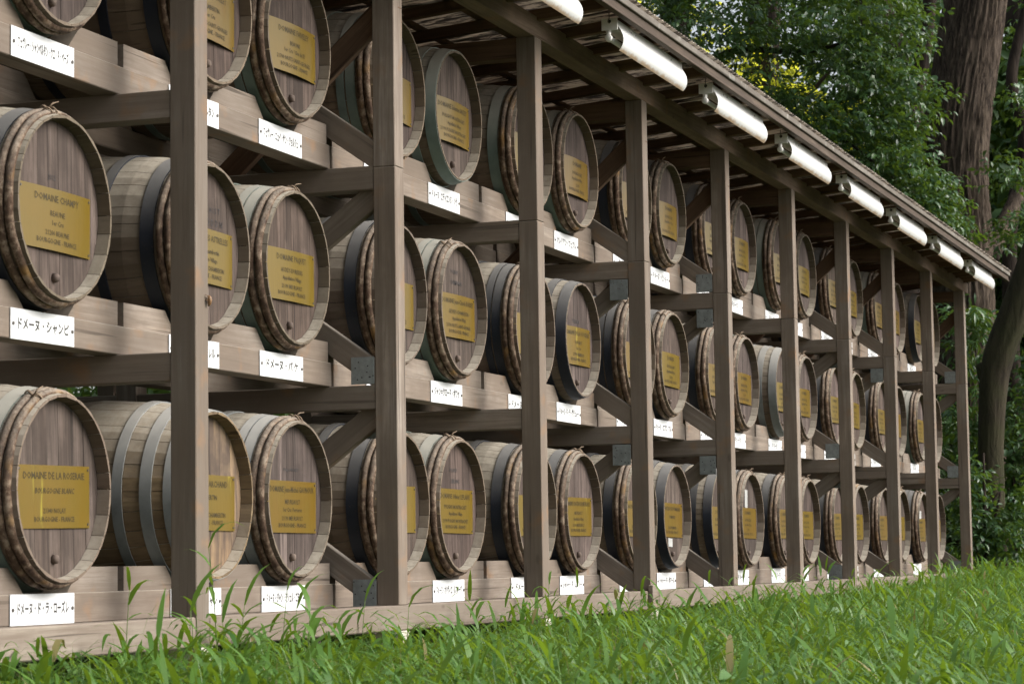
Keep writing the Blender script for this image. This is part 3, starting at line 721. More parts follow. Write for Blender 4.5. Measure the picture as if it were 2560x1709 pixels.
# ------------------------------------------------------------------ hanging lamps under the eave
PROF = [(-0.020, 0.146), (-0.0205, 0.116), (-0.032, 0.098), (-0.043, 0.074), (-0.047, 0.052), (-0.045, 0.032), (-0.039, 0.016), (-0.031, 0.004), (-0.022, -0.005)]
def reflector():
    V = []; F = []; L = 1.17; n = len(PROF); th = 0.0015
    for x in (0, L):
        for y, z in PROF: V.append((x, y, z))
        for y, z in PROF: V.append((x, y + th, z + th * 0.3))
    for i in range(n - 1):
        F += [(i, i + 1, 2 * n + i + 1, 2 * n + i), (n + i, 3 * n + i, 3 * n + i + 1, n + i + 1)]
        F += [(i, n + i, n + i + 1, i + 1), (2 * n + i, 2 * n + i + 1, 3 * n + i + 1, 3 * n + i)]
    F += [(0, 2 * n, 3 * n, n), (n - 1, 2 * n - 1, 4 * n - 1, 3 * n - 1)]
    me = mesh('reflector', V, F, True); bm = bmesh.new(); bm.from_mesh(me); bmesh.ops.recalc_face_normals(bm, faces=bm.faces)
    for e in bm.edges:
        if len(e.link_faces) == 2 and e.calc_face_angle() > 0.9: e.smooth = False
    bm.to_mesh(me); bm.free(); return me
REFL = reflector()
def socket():
    V, F = tube([(0.0, 0.026, 0.098), (0.0, 0.026, 0.075), (0.0, 0.026, 0.062)], [0.014, 0.012, 0.012], 10)
    v, f = tube([(-0.014, 0.026, 0.058), (-0.010, 0.026, 0.058), (0.016, 0.026, 0.058)], [0.014, 0.0185, 0.0185], 14)
    b = len(V); V += v; F += [[q + b for q in p] for p in f]; return mesh('socket', V, F, True)
SOCK = socket()
TUBE_ = mesh('tube', *tube([(0.016, 0.026, 0.058), (1.15, 0.026, 0.058)], [0.0135, 0.0135], 14), True)
def hookmesh():
    pts = [(0, 0, 0.058), (0, 0, 0.03)] + [(0.011 * math.sin(a), 0, 0.018 - 0.012 * math.cos(a) * -1) for a in np.linspace(0, 5.4, 12)]
    V, F = tube(pts, [0.0022] * len(pts), 6); return mesh('hook', V, F, True)
HOOK = hookmesh()
def lamp(k):
    x0 = 2.13 + U * k
    o = empty('strip_lamp', (x0, -0.310, 2.674))
    nm = ('highest and nearest', 'second', 'third', 'fourth', 'fifth', 'sixth', 'seventh', 'lowest and farthest')[k]
    tag(o, 'white strip lamp with curved rust-edged reflector under the eave, %s of the row' % nm, 'lamp', 'strip lamps hanging along the eave')
    obj('reflector', REFL, M_LAMP, o)
    obj('housing', boxmesh(1.19, 0.070, 0.050, 0.004), M_LAMPBODY, o, (0.573, 0.0165, 0.1235))
    ep = obj('end_plate', boxmesh(0.004, 0.082, 0.060, 0.001), M_LAMPBODY, o, (-0.027, 0.0165, 0.1235))
    hole = obj('hook_hole', prism([(0.009 * math.cos(-a * PI / 6), 0.009 * math.sin(-a * PI / 6)) for a in range(12)], -0.0005, 0.0005), M_NAIL, ep, (-0.0029, 0.0, 0.014), (0, 0, PI / 2))
    obj('socket', SOCK, M_LAMPBODY, o, (-0.012, 0, 0)); obj('tube', TUBE_, M_TUBE, o, (-0.012, 0, 0))
    obj('hook', HOOK, M_SCREW, o, (-0.032, 0.0165, 0.122)); obj('hook', HOOK, M_SCREW, o, (1.15, 0.0165, 0.13))
    for q in (0.22, 0.30, 0.95): obj('screw', SCREW, M_SCREW, o, (q, -0.0204, 0.126))
for k in range(8): lamp(k)

# shed cicada skin on the first post
cic = empty('cicada_shell', (0.082, -0.001, 1.083))
tag(cic, 'empty brown cicada shell clinging to the front of the first post', 'insect shell')
M_SHELL = plain('amber_shell', (0.20, 0.11, 0.05), 0.45, 0.4, var=0.6, scale=160)
V, F = tube([(0, -0.008, 0.016), (0, -0.011, 0.010), (0, -0.012, 0.0), (0.001, -0.010, -0.012), (0.001, -0.007, -0.020)], [0.004, 0.0075, 0.008, 0.0065, 0.002], 9)
obj('body', mesh('body', V, F, True), M_SHELL, cic)
for sx in (-1, 1):
    for q in (0.012, 0.004, -0.004):
        V, F = tube([(sx * 0.005, -0.010, q), (sx * 0.012, -0.008, q + 0.004), (sx * 0.012, 0.0, q + 0.007)], [0.0016, 0.0013, 0.0008], 5)
        obj('leg', mesh('leg', V, F, True), M_SHELL, cic)

# ------------------------------------------------------------------ leaves
def leaves(P, Fd, N, L, W, tint, fold=0.25, droop=0.0):
    """P base, Fd forward, N normal, L length, W width -> V,F3,tint; 6 points and 6 triangles per leaf"""
    n = len(P); Fd = unit(Fd); S = unit(np.cross(Fd, N)); N = np.cross(S, Fd); L = L[:, None]; W = W[:, None]
    a = P; m1 = P + Fd * L * 0.38; m2 = P + Fd * L * 0.72 - N * L * droop * 0.35; tip = P + Fd * L - N * L * droop
    l1 = m1 + S * W * 0.5 + N * W * fold; r1 = m1 - S * W * 0.5 + N * W * fold
    l2 = m2 + S * W * 0.36 + N * W * fold * 0.7; r2 = m2 - S * W * 0.36 + N * W * fold * 0.7
    V = np.stack([a, l1, m1, r1, l2, m2, r2, tip], 1).reshape(-1, 3)
    f = np.array([(0, 2, 1), (0, 3, 2), (1, 2, 5), (1, 5, 4), (2, 3, 6), (2, 6, 5), (4, 5, 7), (5, 6, 7)])
    F = (np.arange(n)[:, None, None] * 8 + f[None]).reshape(-1, 3)
    return V, F, np.repeat(tint, 8)
def sprays(centres, n_leaf, L, W, rng, flat=0.6, axis=None, spread=0.35, droop=0.25, tb=0.5):
    """leafy twigs: at each centre a twig with alternate leaves"""
    m = len(centres); ax = rng.normal(size=(m, 3)) * np.array([1, 1, 0.45])
    if axis is not None: ax = ax * 0.8 + np.asarray(axis)
    ax = unit(ax); up = unit(np.array([0, 0, 1.0]) + rng.normal(size=(m, 3)) * (1 - flat)); side = unit(np.cross(ax, up)); up = np.cross(side, ax)
    t = (np.arange(n_leaf) + 0.5) / n_leaf; sg = np.where(np.arange(n_leaf) % 2, 1.0, -1.0)
    P = centres[:, None, :] + ax[:, None, :] * (t[None, :, None] - 0.3) * spread + rng.normal(size=(m, n_leaf, 3)) * 0.01
    Fd = ax[:, None, :] * 0.65 + side[:, None, :] * sg[None, :, None] * (0.9 - 0.5 * t[None, :, None]) + rng.normal(size=(m, n_leaf, 3)) * 0.22
    Fd[..., 2] -= 0.18
    N = up[:, None, :] + rng.normal(size=(m, n_leaf, 3)) * 0.28
    k = m * n_leaf; LL = L * rng.uniform(0.7, 1.25, k); base = rng.uniform(0, 1, (m, 1))
    tint = np.clip(tb + (base - 0.5) * 0.7 + rng.normal(size=(m, n_leaf)) * 0.18, 0, 1).ravel()
    return leaves(P.reshape(-1, 3), Fd.reshape(-1, 3), N.reshape(-1, 3), LL, LL * W * rng.uniform(0.85, 1.15, k), tint, 0.18, droop)
def clump(rng, c, r, n):
    d = rng.normal(size=(n, 3)); d = unit(d) * (rng.uniform(0, 1, (n, 1)) ** 0.45); return np.asarray(c) + d * np.asarray(r)
def merge(parts):
    V = []; F = []; T = []; b = 0
    for v, f, t in parts: V.append(v); F.append(f + b); T.append(t); b += len(v)
    return np.concatenate(V), np.concatenate(F), np.concatenate(T)
def trunk_mesh(ctrl, radii, sides=24, segs=40, ridge=0.0, k=9, seed=0):
    pts = smoothpath(ctrl, segs); rr = np.interp(np.linspace(0, 1, segs + 1), np.linspace(0, 1, len(radii)), radii)
    def disp(a, t, p):
        q = Vector((math.cos(a) * k * 0.5, math.sin(a) * k * 0.5, p.z * 1.7 + seed))
        d = 1 + 0.05 * noise.noise(Vector((math.cos(a) * 1.3, math.sin(a) * 1.3, p.z * 0.5 + seed)))
        return d - ridge * (1 - min(1, abs(noise.noise(q)) * 3.2))
    V, F = tube(pts, list(rr), sides, True, disp); return mesh('trunk', V, F, True)
def limb_mesh(ctrls):
    V = []; F = []
    for ctrl, r0, r1 in ctrls:
        pts = smoothpath(ctrl, 14); v, f = tube(pts, [r0 + (r1 - r0) * i / 14 for i in range(15)], 7); b = len(V); V += v; F += [[q + b for q in p] for p in f]
    return mesh('limb', V, F, True)
def tree(name, label, base, trunk, bark, limbs, crown, leafm, cat='tree', group=None):
    """trunk: (ctrl, radii, sides, segs, ridge, k); limbs: list of (ctrl, r0, r1); crown: (V,F,T)"""
    o = empty(name, base); tag(o, label, cat, group); inv = (-base[0], -base[1], -base[2])
    if trunk: obj('trunk', trunk_mesh(*trunk), bark, o, inv)
    for l in limbs: obj('limb', limb_mesh([l]), bark, o, inv)
    if crown: obj('crown', fastmesh('crown', *crown), leafm, o, inv)
    return o
g = lambda x, y: gz(x, y) - 0.05

# big ridged tree at the far end of the rack
rng = np.random.default_rng(11)
bx = 22.0
tree('oak_tree', 'huge old tree with ridged red-brown bark behind the far end of the rack', (bx, 0.86, g(bx, 0.86)),
     ([(bx, 0.90, -0.4), (bx, 0.91, 0.6), (bx, 0.92, 2.2), (bx, 0.94, 3.8), (bx, 0.95, 5.0), (bx, 0.74, 6.3), (bx - .1, 0.45, 7.8), (bx - .2, 0.1, 10.0)],
      [0.66, 0.49, 0.43, 0.415, 0.405, 0.385, 0.36, 0.30], 170, 150, 0.085, 26, 3), M_BARK,
     [([(bx + .2, 0.62, 3.7), (bx + .6, 0.42, 4.25), (bx + .9, 0.15, 4.9), (bx + 1.0, -0.1, 5.4)], 0.13, 0.06)],
     merge([sprays(clump(rng, (bx - .5, y, z), (1.6, 1.3, 0.8), 130), 9, 0.10, 0.42, rng) for y, z in ((0.2, 9.6), (2.2, 9.3), (-1.6, 9.9), (4.0, 8.9))] + [sprays(clump(rng, (bx - .6, y, z), r, n), 9, 0.09, 0.43, rng, spread=0.4) for y, z, r, n in ((0.15, 4.6, (0.5, 0.25, 0.35), 40), (0.1, 5.4, (0.5, 0.2, 0.3), 22), (0.3, 3.9, (0.4, 0.25, 0.25), 30))]), M_LEAF)
# smooth mossy tree leaning out at the right edge
mx = 18.5
tree('leaning_tree', 'smooth mossy leaning trunk with a knee, right beside the last post', (mx, 0.12, g(mx, 0.12)),
     ([(mx, 0.14, -0.4), (mx, 0.12, 0.5), (mx, 0.10, 1.3), (mx, 0.055, 1.9), (mx, -0.02, 2.25), (mx, -0.22, 2.75), (mx, -0.43, 3.3), (mx + .1, -0.66, 4.1), (mx + .2, -1.0, 5.4), (mx + .3, -1.3, 7.0)],
      [0.19, 0.145, 0.135, 0.15, 0.165, 0.165, 0.16, 0.15, 0.13, 0.11], 40, 80, 0.05, 7, 8), M_MOSSBARK,
     [([(mx, 0.10, 2.0), (mx, 0.17, 2.12), (mx, 0.19, 2.16)], 0.10, 0.03)],
     merge([sprays(clump(rng, (mx + .3, -1.6, 7.6), (1.2, 1.4, 0.8), 120), 9, 0.09, 0.45, rng)]), M_LEAF)
# dark twin trunk half hidden in the foliage left of the big tree
tree('dark_tree', 'dark forked trunk half hidden by foliage, left of the huge ridged tree', (23.5, 1.95, g(23.5, 1.95)),
     ([(23.5, 1.9, -0.4), (23.5, 1.9, 3.0), (23.5, 1.85, 5.6), (23.4, 2.0, 6.6), (23.2, 2.35, 8.0)], [0.40, 0.32, 0.30, 0.27, 0.20], 30, 40, 0.03, 10, 5), M_DARKBARK,
     [([(23.5, 1.85, 5.5), (23.3, 1.55, 6.3), (23.2, 1.35, 7.4)], 0.14, 0.08)], None, None)
tree('thin_tree', 'thin dark crooked stem climbing right of the huge ridged tree', (24.0, 0.35, g(24.0, 0.35)),
     ([(24.0, 0.5, -0.4), (24, 0.62, 2.5), (24, 0.60, 4.2), (24, 0.38, 5.4), (24, 0.52, 6.2), (24.1, 0.30, 7.2), (24.2, 0.05, 8.6)], [0.12, 0.10, 0.09, 0.085, 0.075, 0.065, 0.05], 14, 50, 0.0, 5, 2), M_DARKBARK,
     [([(24, 0.38, 5.4), (23.9, 0.1, 5.9), (23.9, -0.25, 6.0)], 0.045, 0.02)],
     merge([sprays(clump(rng, (24.3, y, z), r, n), 8, 0.09, 0.42, rng) for y, z, r, n in ((0.0, 7.2, (0.8, 0.6, 0.9), 60), (0.1, 4.6, (0.8, 0.55, 0.8), 70), (-0.2, 6.0, (0.8, 0.5, 0.6), 40))]), M_LEAFD)
# evergreen branches hanging over the roof
cp = []
for y, z, r, n in ((4.9, 8.0, (1.6, 1.0, 0.6), 110), (3.8, 7.6, (1.6, 0.9, 0.6), 130), (2.9, 7.3, (1.5, 0.8, 0.55), 130), (2.0, 7.2, (1.4, 0.7, 0.5), 110), (1.55, 6.55, (1.2, 0.55, 0.35), 90),
                   (4.2, 6.9, (1.4, 0.6, 0.35), 70), (3.3, 6.5, (1.4, 0.7, 0.35), 90), (2.3, 6.35, (1.2, 0.6, 0.30), 85),
                   (1.75, 5.75, (1.1, 0.45, 0.35), 80), (2.0, 5.2, (1.2, 0.45, 0.32), 80), (1.45, 5.15, (0.9, 0.35, 0.30), 60), (1.35, 4.75, (0.9, 0.4, 0.28), 70), (1.05, 4.45, (0.8, 0.3, 0.25), 55),
                   (1.0, 4.15, (0.7, 0.3, 0.22), 45), (2.5, 5.35, (0.9, 0.6, 0.35), 32), (3.1, 5.75, (0.9, 0.6, 0.3), 28), (1.9, 4.75, (0.8, 0.5, 0.25), 40), (1.6, 6.1, (0.9, 0.5, 0.3), 60), (1.2, 5.6, (0.8, 0.35, 0.3), 45), (2.6, 5.55, (1.2, 0.4, 0.25), 40), (3.6, 6.0, (1.2, 0.4, 0.25), 35)):
    if y < 0: continue
    cp.append(sprays(clump(rng, (19.5, y * 0.93 - 0.1, z * 0.93 + 0.03), r, int(n * 1.5)), 10, 0.088, 0.45, rng, flat=0.55, axis=(-0.3, -0.6, -0.15), spread=0.42))
tree('evergreen_tree', 'glossy dark evergreen with layered leafy branches spreading above the roof', (20.5, 4.2, g(20.5, 4.2)),
     ([(20.5, 4.2, -0.4), (20.5, 4.2, 3.0), (20.4, 4.0, 6.0), (20.2, 3.7, 9.0)], [0.26, 0.22, 0.19, 0.12], 20, 30, 0.02, 8, 4), M_DARKBARK,
     [([(20.4, 4.0, 5.6), (20.0, 3.2, 6.0), (19.6, 2.2, 5.85), (19.4, 1.4, 5.95)], 0.06, 0.012), ([(20.4, 4.0, 4.2), (20, 3.0, 4.8), (19.6, 2.0, 4.9), (19.4, 1.2, 4.3)], 0.05, 0.01),
      ([(20.3, 3.9, 6.6), (19.8, 3.0, 7.0), (19.5, 1.9, 6.8)], 0.05, 0.012)], merge(cp + [sprays(clump(rng, (20.6, y, z), r, n), 9, 0.088, 0.45, rng, axis=(-0.2, -0.7, -0.1), spread=0.4) for y, z, r, n in ((1.25, 4.35, (0.4, 0.3, 0.25), 45), (0.95, 4.0, (0.4, 0.3, 0.25), 45), (1.15, 3.6, (0.4, 0.3, 0.3), 45), (0.75, 3.75, (0.3, 0.2, 0.2), 25), (1.35, 4.9, (0.4, 0.25, 0.2), 30))]), M_LEAF)
# far tree: sunlight put into its pale yellow leaf colour
rng = np.random.default_rng(21)
tree('sunlit_tint_tree', 'far tree with sunlight put into its yellow-green leaves, showing through gaps in the dark foliage', (29.0, 5.2, g(29.0, 5.2)),
     ([(29, 5.2, -0.4), (29, 5.1, 3.5), (28.9, 4.9, 6.5), (28.8, 4.6, 10)], [0.22, 0.18, 0.14, 0.08], 16, 24, 0.0, 5, 1), M_DARKBARK,
     [([(28.9, 4.9, 6.0), (28.6, 4.2, 7.0), (28.5, 3.6, 7.6)], 0.06, 0.02)],
     merge([sprays(clump(rng, (28.6, y, z), (1.5, 1.0, 0.8), 100), 9, 0.10, 0.6, rng, tb=0.6) for y, z in ((4.0, 6.6), (5.2, 7.4), (4.6, 5.6), (6.4, 8.2), (3.2, 5.4), (7.4, 8.8), (6.0, 6.6))]), M_LEAFSUN)
# shrubs along the far side
shr = [('shrub', 'feathery green shrub right behind the last post', (20.2, 0.55), [(20.2, 0.50, 2.55, (0.5, 0.35, 0.55), 95), (20.2, 0.62, 1.7, (0.6, 0.3, 0.5), 60)], M_LEAF, 0.13, 0.24),
       ('shrub', 'dark broadleaf bush under the leaning mossy trunk', (20.0, 0.1), [(20.0, -0.05, 1.3, (0.8, 0.5, 0.6), 170), (20.2, -0.2, 0.6, (0.8, 0.5, 0.5), 140), (20.0, 0.35, 0.8, (0.7, 0.4, 0.6), 120), (20.4, -0.25, 2.0, (0.7, 0.35, 0.5), 100)], M_LEAFD, 0.10, 0.42),
       ('shrub', 'low leafy bush hiding the foot of the leaning mossy trunk', (17.95, 0.1), [(17.95, 0.17, 0.45, (0.4, 0.17, 0.40), 85), (18.0, -0.08, 0.35, (0.4, 0.2, 0.30), 70), (18.1, -0.25, 0.55, (0.5, 0.15, 0.35), 60), (18.1, 0.22, 0.95, (0.4, 0.12, 0.25), 30)], M_LEAF, 0.085, 0.40),
       ('shrub', 'dark leafy bush showing through the rack between the last two posts', (21.0, 1.35), [(21.0, 1.25, 0.7, (0.8, 0.6, 0.55), 170), (21.0, 1.1, 1.5, (0.7, 0.5, 0.5), 110)], M_LEAFD, 0.10, 0.40),
       ('shrub', 'pale green bush glowing at the right edge below the leaning trunk top', (26.5, 1.0), [(26.5, 1.05, 4.1, (0.9, 0.7, 0.9), 190), (26.5, 1.3, 5.0, (0.8, 0.6, 0.6), 110), (26.5, 1.0, 2.2, (0.8, 0.8, 1.2), 120)], M_LEAFG, 0.085, 0.45),
       ('shrub', 'bright green bush seen through the gaps behind the left barrels', (9.5, 4.2), [(9.5, 4.2, 1.3, (2.2, 0.7, 0.9), 330), (13.0, 5.4, 1.9, (2.0, 0.8, 0.9), 260), (7.0, 3.4, 1.0, (1.5, 0.5, 0.6), 160)], M_LEAFG, 0.10, 0.45)]
for q, (nm, lab, (x, y), cl, mt, ll, ww) in enumerate(shr):
    rng = np.random.default_rng(60 + q)
    tree(nm, lab, (x, y, g(x, y)), ([(x, y, -0.4), (x, y, 0.6), (x + .05, y, 1.2)], [0.03, 0.02, 0.01], 7, 8, 0, 5, q), M_DARKBARK,
         [([(x, y, 0.2), (x + 0.1, y - 0.15, 0.8), (cl[0][0], cl[0][1], cl[0][2])], 0.018, 0.006)],
         merge([sprays(clump(rng, (a, b, c_), r, n), 9, ll, ww, rng, spread=0.35) for a, b, c_, r, n in cl]), mt, 'bush')
# the wood beyond as one dark mass, plus clumps added to cut sky light
rng = np.random.default_rng(5)
P = []
for _ in range(330):
    x = rng.uniform(30, 52); y = rng.uniform(-7, 30); z = rng.uniform(0.2, 15.5)
    s = (x + 7.6); v = (y + 3.83) / s; w = (z - 0.18) / s
    if 0.235 < v < 0.33 and 0.185 < w < 0.28 and rng.uniform() < 0.93: continue      # the lighter opening above the roof
    P.append(clump(rng, (x, y, z), (1.9, 1.8, 1.4), 62))
for _ in range(70): P.append(clump(rng, (rng.uniform(24, 31), rng.uniform(-4, 4.5), rng.uniform(0.1, 4.5)), (0.9, 0.9, 0.8), 48))
for _ in range(190): P.append(clump(rng, (rng.uniform(26, 34), rng.uniform(-5.5, 3.0), rng.uniform(3.0, 7.6)), (1.0, 0.9, 0.8), 46))
for _ in range(260): P.append(clump(rng, (rng.uniform(-16, 24), rng.uniform(8, 13), rng.uniform(0.1, 13)), (1.8, 1.4, 1.5), 42))  # wood behind the rack, made taller to stop sky light leaking through
for _ in range(90): P.append(clump(rng, (rng.uniform(-22, -13), rng.uniform(-9, 13), rng.uniform(0.1, 14)), (1.8, 1.8, 1.6), 42))  # unseen clumps on the left, added to dim the sky light there
P = np.concatenate(P); P = P[P[:, 2] > -0.1]
wv = sprays(P, 5, 0.26, 0.48, rng, spread=0.6)
tag(obj('woodland', fastmesh('woodland', *wv), M_LEAFD), 'dark mass of the wood beyond the rack, plus unseen clumps added at left', 'woodland', None, 'stuff')
for q, (x, y, r, ln) in enumerate(((32, 1.2, 0.35, .4), (34, 3.6, 0.28, -.3), (31, -1.0, 0.22, .2), (36, 6.5, 0.4, .2), (33, 9.5, 0.3, -.2))):
    rng = np.random.default_rng(80 + q)
    tree('woodland_tree', 'dim tree in the wood beyond, ' + ('behind the huge ridged trunk', 'left of the huge trunk, farther back', 'at the right edge', 'behind the roof edge, upper middle', 'behind the rack, leftmost')[q], (x, y, g(x, y)),
         ([(x, y, -0.4), (x, y + ln * .4, 5), (x, y + ln, 14)], [r, r * .85, r * .55], 14, 20, 0.02, 6, q), M_DARKBARK, [],
         sprays(clump(rng, (x, y + ln, 12.5), (2.2, 2.2, 2.0), 120), 6, 0.24, 0.48, rng, spread=0.6), M_LEAFD, 'tree', 'trees in the wood beyond')

# dead branch and stump at the far end
db = obj('dead_branch', mesh('dead_branch', *tube(smoothpath([(18.2, -0.10, 0.02), (18.1, 0.02, 0.12), (18.3, 0.13, 0.13), (18.2, 0.20, 0.05), (18.5, 0.05, 0.10), (18.6, -0.12, 0.03), (18.7, -0.3, -0.02)], 30), [0.018 + 0.008 * math.sin(i * 0.9) for i in range(31)], 8), True), M_DEAD)
tag(db, 'twisted brown dead branch lying in the grass beyond the last post', 'branch')
st = obj('tree_stump', mesh('tree_stump', *tube([(18.4, 0.13, -0.15), (18.4, 0.13, 0.0), (18.4, 0.13, 0.09)], [0.10, 0.085, 0.075], 14), True), M_DEAD)
tag(st, 'small brown tree stump in the grass beyond the last post', 'stump')

# ------------------------------------------------------------------ grass
rng = np.random.default_rng(31)
GXS = np.linspace(-6, 30, 181); GYS = np.linspace(-7, 8, 76)
GZ = np.array([[gz(a, b) for b in GYS] for a in GXS])
def gzv(x, y):
    i = np.clip(np.searchsorted(GXS, x) - 1, 0, len(GXS) - 2); j = np.clip(np.searchsorted(GYS, y) - 1, 0, len(GYS) - 2)
    u = (x - GXS[i]) / (GXS[1] - GXS[0]); v = (y - GYS[j]) / (GYS[1] - GYS[0])
    return GZ[i, j] * (1 - u) * (1 - v) + GZ[i + 1, j] * u * (1 - v) + GZ[i, j + 1] * (1 - u) * v + GZ[i + 1, j + 1] * u * v
def ribbons(B, Fd, L, W, arch, tint, nseg=4, up0=0.6):
    """arching lanceolate blades: start rising then droop"""
    n = len(B); h = unit(np.concatenate([Fd[:, :2], np.zeros((n, 1))], 1)); S = np.stack([-h[:, 1], h[:, 0], np.zeros(n)], 1)
    V = []; ang = up0 if isinstance(up0, np.ndarray) else np.full(n, up0)
    p = B.copy(); step = (L / nseg)[:, None]
    prof = [0.35, 1.0, 0.9, 0.55, 0.0] if nseg == 4 else [0.5, 1.0, 0.6, 0.0]
    for s in range(nseg + 1):
        w = (W * prof[s])[:, None]
        if s < nseg: V += [p + S * w * 0.5, p - S * w * 0.5]
        else: V += [p]
        d = h * np.cos(ang)[:, None] + np.array([0, 0, 1.0]) * np.sin(ang)[:, None]; p = p + d * step; ang = ang - arch
    m = 2 * nseg + 1; V = np.stack(V, 1).reshape(-1, 3); f = []
    for s in range(nseg - 1):
        a = 2 * s; f += [(a, a + 1, a + 3), (a, a + 3, a + 2)]
    f.append((2 * nseg - 2, 2 * nseg - 1, 2 * nseg)); f = np.array(f)
    F = (np.arange(n)[:, None, None] * m + f[None]).reshape(-1, 3); return V, F, np.repeat(tint, m)
def scatter(n, x0, x1, y0, y1):
    return np.stack([rng.uniform(x0, x1, n), rng.uniform(y0, y1, n)], 1)
def grass_field():
    parts = []
    def region(n, x0, x1, y0, y1, hmul=1.0, keep=None):
        p = scatter(n, x0, x1, y0, y1)
        if keep is not None: p = p[keep(p)]
        return p
    vis = lambda p: (p[:, 1] > -3.83 + (p[:, 0] + 7.6) * 0.115 - 0.5)
    A = region(9500, -2.2, 9.0, -3.4, -0.03, keep=vis); B2 = region(6500, 9.0, 17.0, -2.2, -0.03, keep=vis)
    C2 = region(6500, 16.8, 27.0, -1.5, 2.4); D = region(2600, -2.5, 17, 0.1, 3.2); E_ = region(3000, -6, 26, -6.8, -1.0)
    T_ = region(520, -1.5, 0.75, -0.62, -0.10); T2 = region(420, 0.75, 16.6, -0.45, -0.04); pl = np.concatenate([A, B2, C2, D, E_, T_, T2]); n = len(pl)
    front = (pl[:, 1] > -0.55) & (pl[:, 1] < 0.0)
    patch = np.array([noise.noise((a * 0.9, b * 0.9, 7.0)) for a, b in pl])
    h = rng.uniform(0.06, 0.17, n) * (1 + 0.5 * patch); h[(pl[:, 1] > 0.05) & (pl[:, 0] < 16.9)] *= 0.45; h = np.where(pl[:, 0] > 16.8, h * 1.15, h)
    h = np.where(rng.uniform(size=n) < 0.06, h * 1.6, h); h = np.where(front & (patch > 0.1), h * 1.2, h * np.where(front, 0.9, 1.0)); h = np.where(front & (rng.uniform(size=n) < 0.06), h * 1.7, h)
    h[-len(T2):] = rng.uniform(0.12, 0.30, len(T2)); h[-len(T2) - len(T_):-len(T2)] = rng.uniform(0.10, 0.30, len(T_)) * rng.uniform(0.5, 1.0, len(T_))
    z = gzv(pl[:, 0], pl[:, 1]); base = np.concatenate([pl, z[:, None]], 1)
    lean = rng.normal(size=(n, 2)) * 0.35
    # leaves along leaning stems
    for k in range(4):
        t = (k + rng.uniform(0.2, 0.9, n)) / 4
        P = base.copy(); P[:, :2] += lean * (h * t)[:, None]; P[:, 2] += h * t
        a = rng.uniform(0, 2 * PI, n); Fd = np.stack([np.cos(a), np.sin(a), np.zeros(n)], 1)
        L = rng.uniform(0.085, 0.225, n); W = L * rng.uniform(0.055, 0.115, n)
        tint = np.clip(0.35 + 0.35 * t + patch * 0.3 + rng.normal(size=n) * 0.2, 0, 1); tint = np.where(rng.uniform(size=n) < 0.012, 1.8, tint)
        parts.append(ribbons(P, Fd, L, W, rng.uniform(0.15, 0.55, n), tint, 4, rng.uniform(0.1, 1.25, n)))
    # fine upright blades
    pl2 = np.concatenate([region(38000, -2.2, 17.0, -3.3, -0.02, keep=vis), region(5000, 16.8, 27, -1.5, 2.4)]); n2 = len(pl2)
    P = np.concatenate([pl2, gzv(pl2[:, 0], pl2[:, 1])[:, None]], 1); a = rng.uniform(0, 2 * PI, n2); Fd = np.stack([np.cos(a), np.sin(a), np.zeros(n2)], 1)
    L = rng.uniform(0.10, 0.28, n2); parts.append(ribbons(P, Fd, L, rng.uniform(0.003, 0.006, n2), rng.uniform(0.05, 0.45, n2), np.where(rng.uniform(size=n2) < 0.06, 1.9, np.clip(rng.normal(0.5, 0.3, n2), 0, 1)), 3, rng.uniform(0.9, 1.5, n2)))
    return merge(parts)
tag(obj('grass', fastmesh('grass', *grass_field(), smooth=True), M_GRASS), 'overgrown bright green grass in front of the rack', 'grass', None, 'stuff')
def broad_field():
    p = np.concatenate([scatter(700, -2.2, 9, -3.0, -0.05), scatter(500, 9, 17, -2.0, -0.05), scatter(350, 16.8, 24, -1.2, 1.8)]); n0 = len(p)
    parts = []
    for k in range(3):
        q = p + rng.normal(size=p.shape) * 0.035; n = n0; z = gzv(q[:, 0], q[:, 1]) + rng.uniform(0.05, 0.16, n); P = np.concatenate([q, z[:, None]], 1)
        a = rng.uniform(0, 2 * PI, n); Fd = np.stack([np.cos(a), np.sin(a), rng.uniform(-0.3, 0.3, n)], 1); N = np.array([0, 0, 1.0]) + rng.normal(size=(n, 3)) * 0.3
        L = rng.uniform(0.04, 0.085, n); parts.append(leaves(P, Fd, N, L, L * rng.uniform(0.55, 0.8, n), np.clip(rng.normal(0.5, 0.25, n), 0, 1), 0.12, 0.25))
    return merge(parts)
tag(obj('ground_cover', fastmesh('ground_cover', *broad_field()), M_WEED), 'low broad-leaved weeds among the grass', 'weeds', None, 'stuff')

# tall single weeds in front of the sill
def tall_weed(x, y, h, lean, seed, label, nl=6):
    r = random.Random(seed); z = gz(x, y); o = empty('tall_weed', (x, y, z)); tag(o, label, 'weed', 'tall grass weeds before the sill')
    pts = [Vector((lean[0] * t * t, lean[1] * t * t, h * t)) for t in [i / 8 for i in range(9)]]
    obj('stem', mesh('stem', *tube(pts, [0.0026 - 0.0015 * i / 8 for i in range(9)], 5), True), M_GRASSSTEM, o)
    rr = np.random.default_rng(seed)
    for k in range(nl):
        t = 0.22 + 0.78 * (k + 1) / nl; p = np.array([[lean[0] * t * t, lean[1] * t * t, h * t]]); a = r.uniform(0, 2 * PI) if k % 2 else r.choice((-0.3, PI + 0.3, -0.5, PI)) + r.uniform(-0.4, 0.4)
        L = np.array([r.uniform(0.12, 0.23)]); up = 1.1 if k == nl - 1 else r.uniform(0.35, 0.95)
        v = ribbons(p, np.array([[math.cos(a), math.sin(a) * 0.7, 0.0]]), L, L * r.uniform(0.065, 0.115), np.array([r.uniform(0.2, 0.5)]), np.array([r.uniform(0.5, 1)]), 4, np.array([up]))
        obj('leaf', fastmesh('leaf', *v, smooth=True), M_GRASS, o)
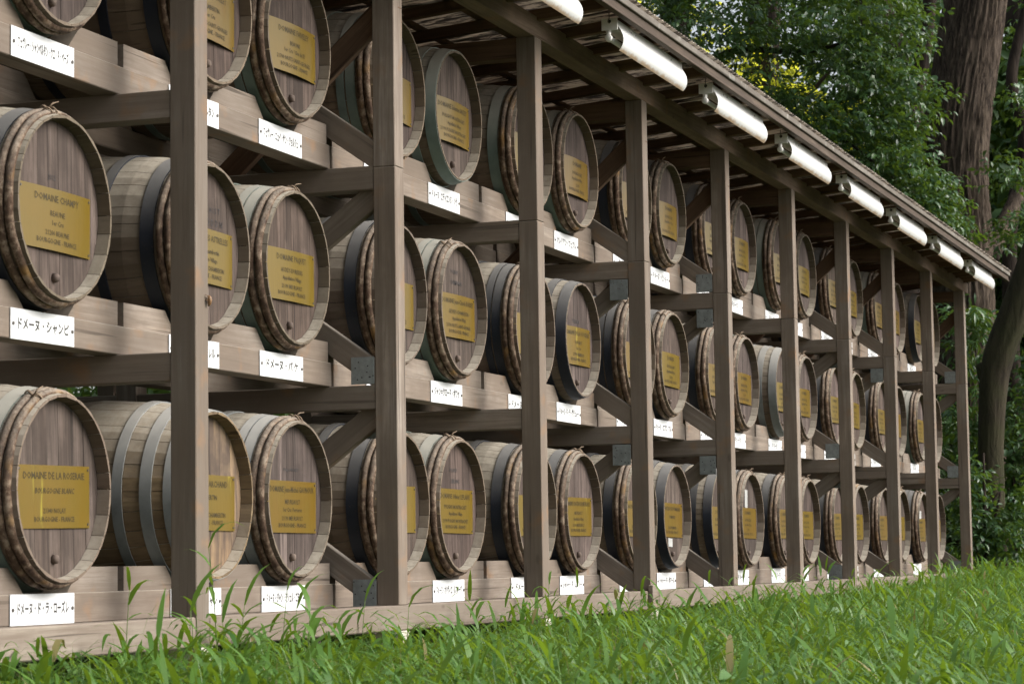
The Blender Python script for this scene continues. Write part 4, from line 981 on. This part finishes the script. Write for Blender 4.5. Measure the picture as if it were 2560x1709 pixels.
M_GRASSSTEM = plain('grass_stem', (0.10, 0.15, 0.04), 0.6)
TW = [(-0.95, -0.24, 0.42, (0.03, 0.0), 'broad weed at the very left end of the sill', 7), (-0.22, -0.22, 0.30, (-0.03, 0.0), 'short leafy weed between the bottom left board and first post', 6), (0.18, -0.36, 0.30, (-0.02, 0.0), 'bushy broad weed just right of the first white footing', 7), (0.62, -0.25, 0.26, (0.03, 0.0), 'short weed before the sill left of the long board', 5), (-0.66, -0.34, 0.40, (-0.02, 0.0), 'tall grass weed bending over the left end of the bottom left board', 6), (-0.44, -0.30, 0.56, (-0.03, 0.02), 'tallest grass weed, its blade before the bottom left barrel rim', 7),
      (-0.10, -0.36, 0.52, (0.05, 0.0), 'tall thin grass weed with arching blades left of the first post', 5), (-0.56, -0.26, 0.36, (0.0, 0.0), 'short broad-bladed weed before the middle of the bottom left board', 5),
      (-0.30, -0.30, 0.36, (0.05, 0.0), 'leafy grass weed right of the bottom left board', 7), (0.05, -0.30, 0.32, (0.06, 0.0), 'grass weed leaning over the foot of the first post', 5),
      (0.30, -0.22, 0.42, (0.10, 0.03), 'grass weed crossing the small white board right of the first post', 5), (0.95, -0.2, 0.44, (0.04, 0.0), 'upright grass weed before the sill between the first two posts', 5),
      (1.05, -0.34, 0.40, (0.03, 0.0), 'grass weed in front of the long board between the first two posts', 5), (-0.80, -0.40, 0.36, (-0.03, 0.0), 'grass weed at the left edge of the picture', 6),
      (3.05, -0.22, 0.46, (0.03, 0.0), 'tall grass weed left of the third post', 6), (4.55, -0.2, 0.36, (0.05, 0.0), 'grass weed before the board right of the third post', 5),
      (6.85, -0.16, 0.42, (0.02, 0.0), 'grass weed with two long blades left of the fifth post', 5), (-0.2, -0.5, 0.34, (0.02, 0.0), 'leaning grass weed before the sill left of the first post', 6),
      (8.2, -0.2, 0.34, (0.02, 0.0), 'grass weed before the boards right of the fifth post', 5), (10.4, -0.2, 0.30, (0.0, 0.0), 'grass weed before the sill right of the sixth post', 5)]
for q, (x, y, h, ln, lab, nl) in enumerate(TW): tall_weed(x, y, h * (0.74 if x > -0.15 else 0.95), ln, 300 + q, lab, nl)
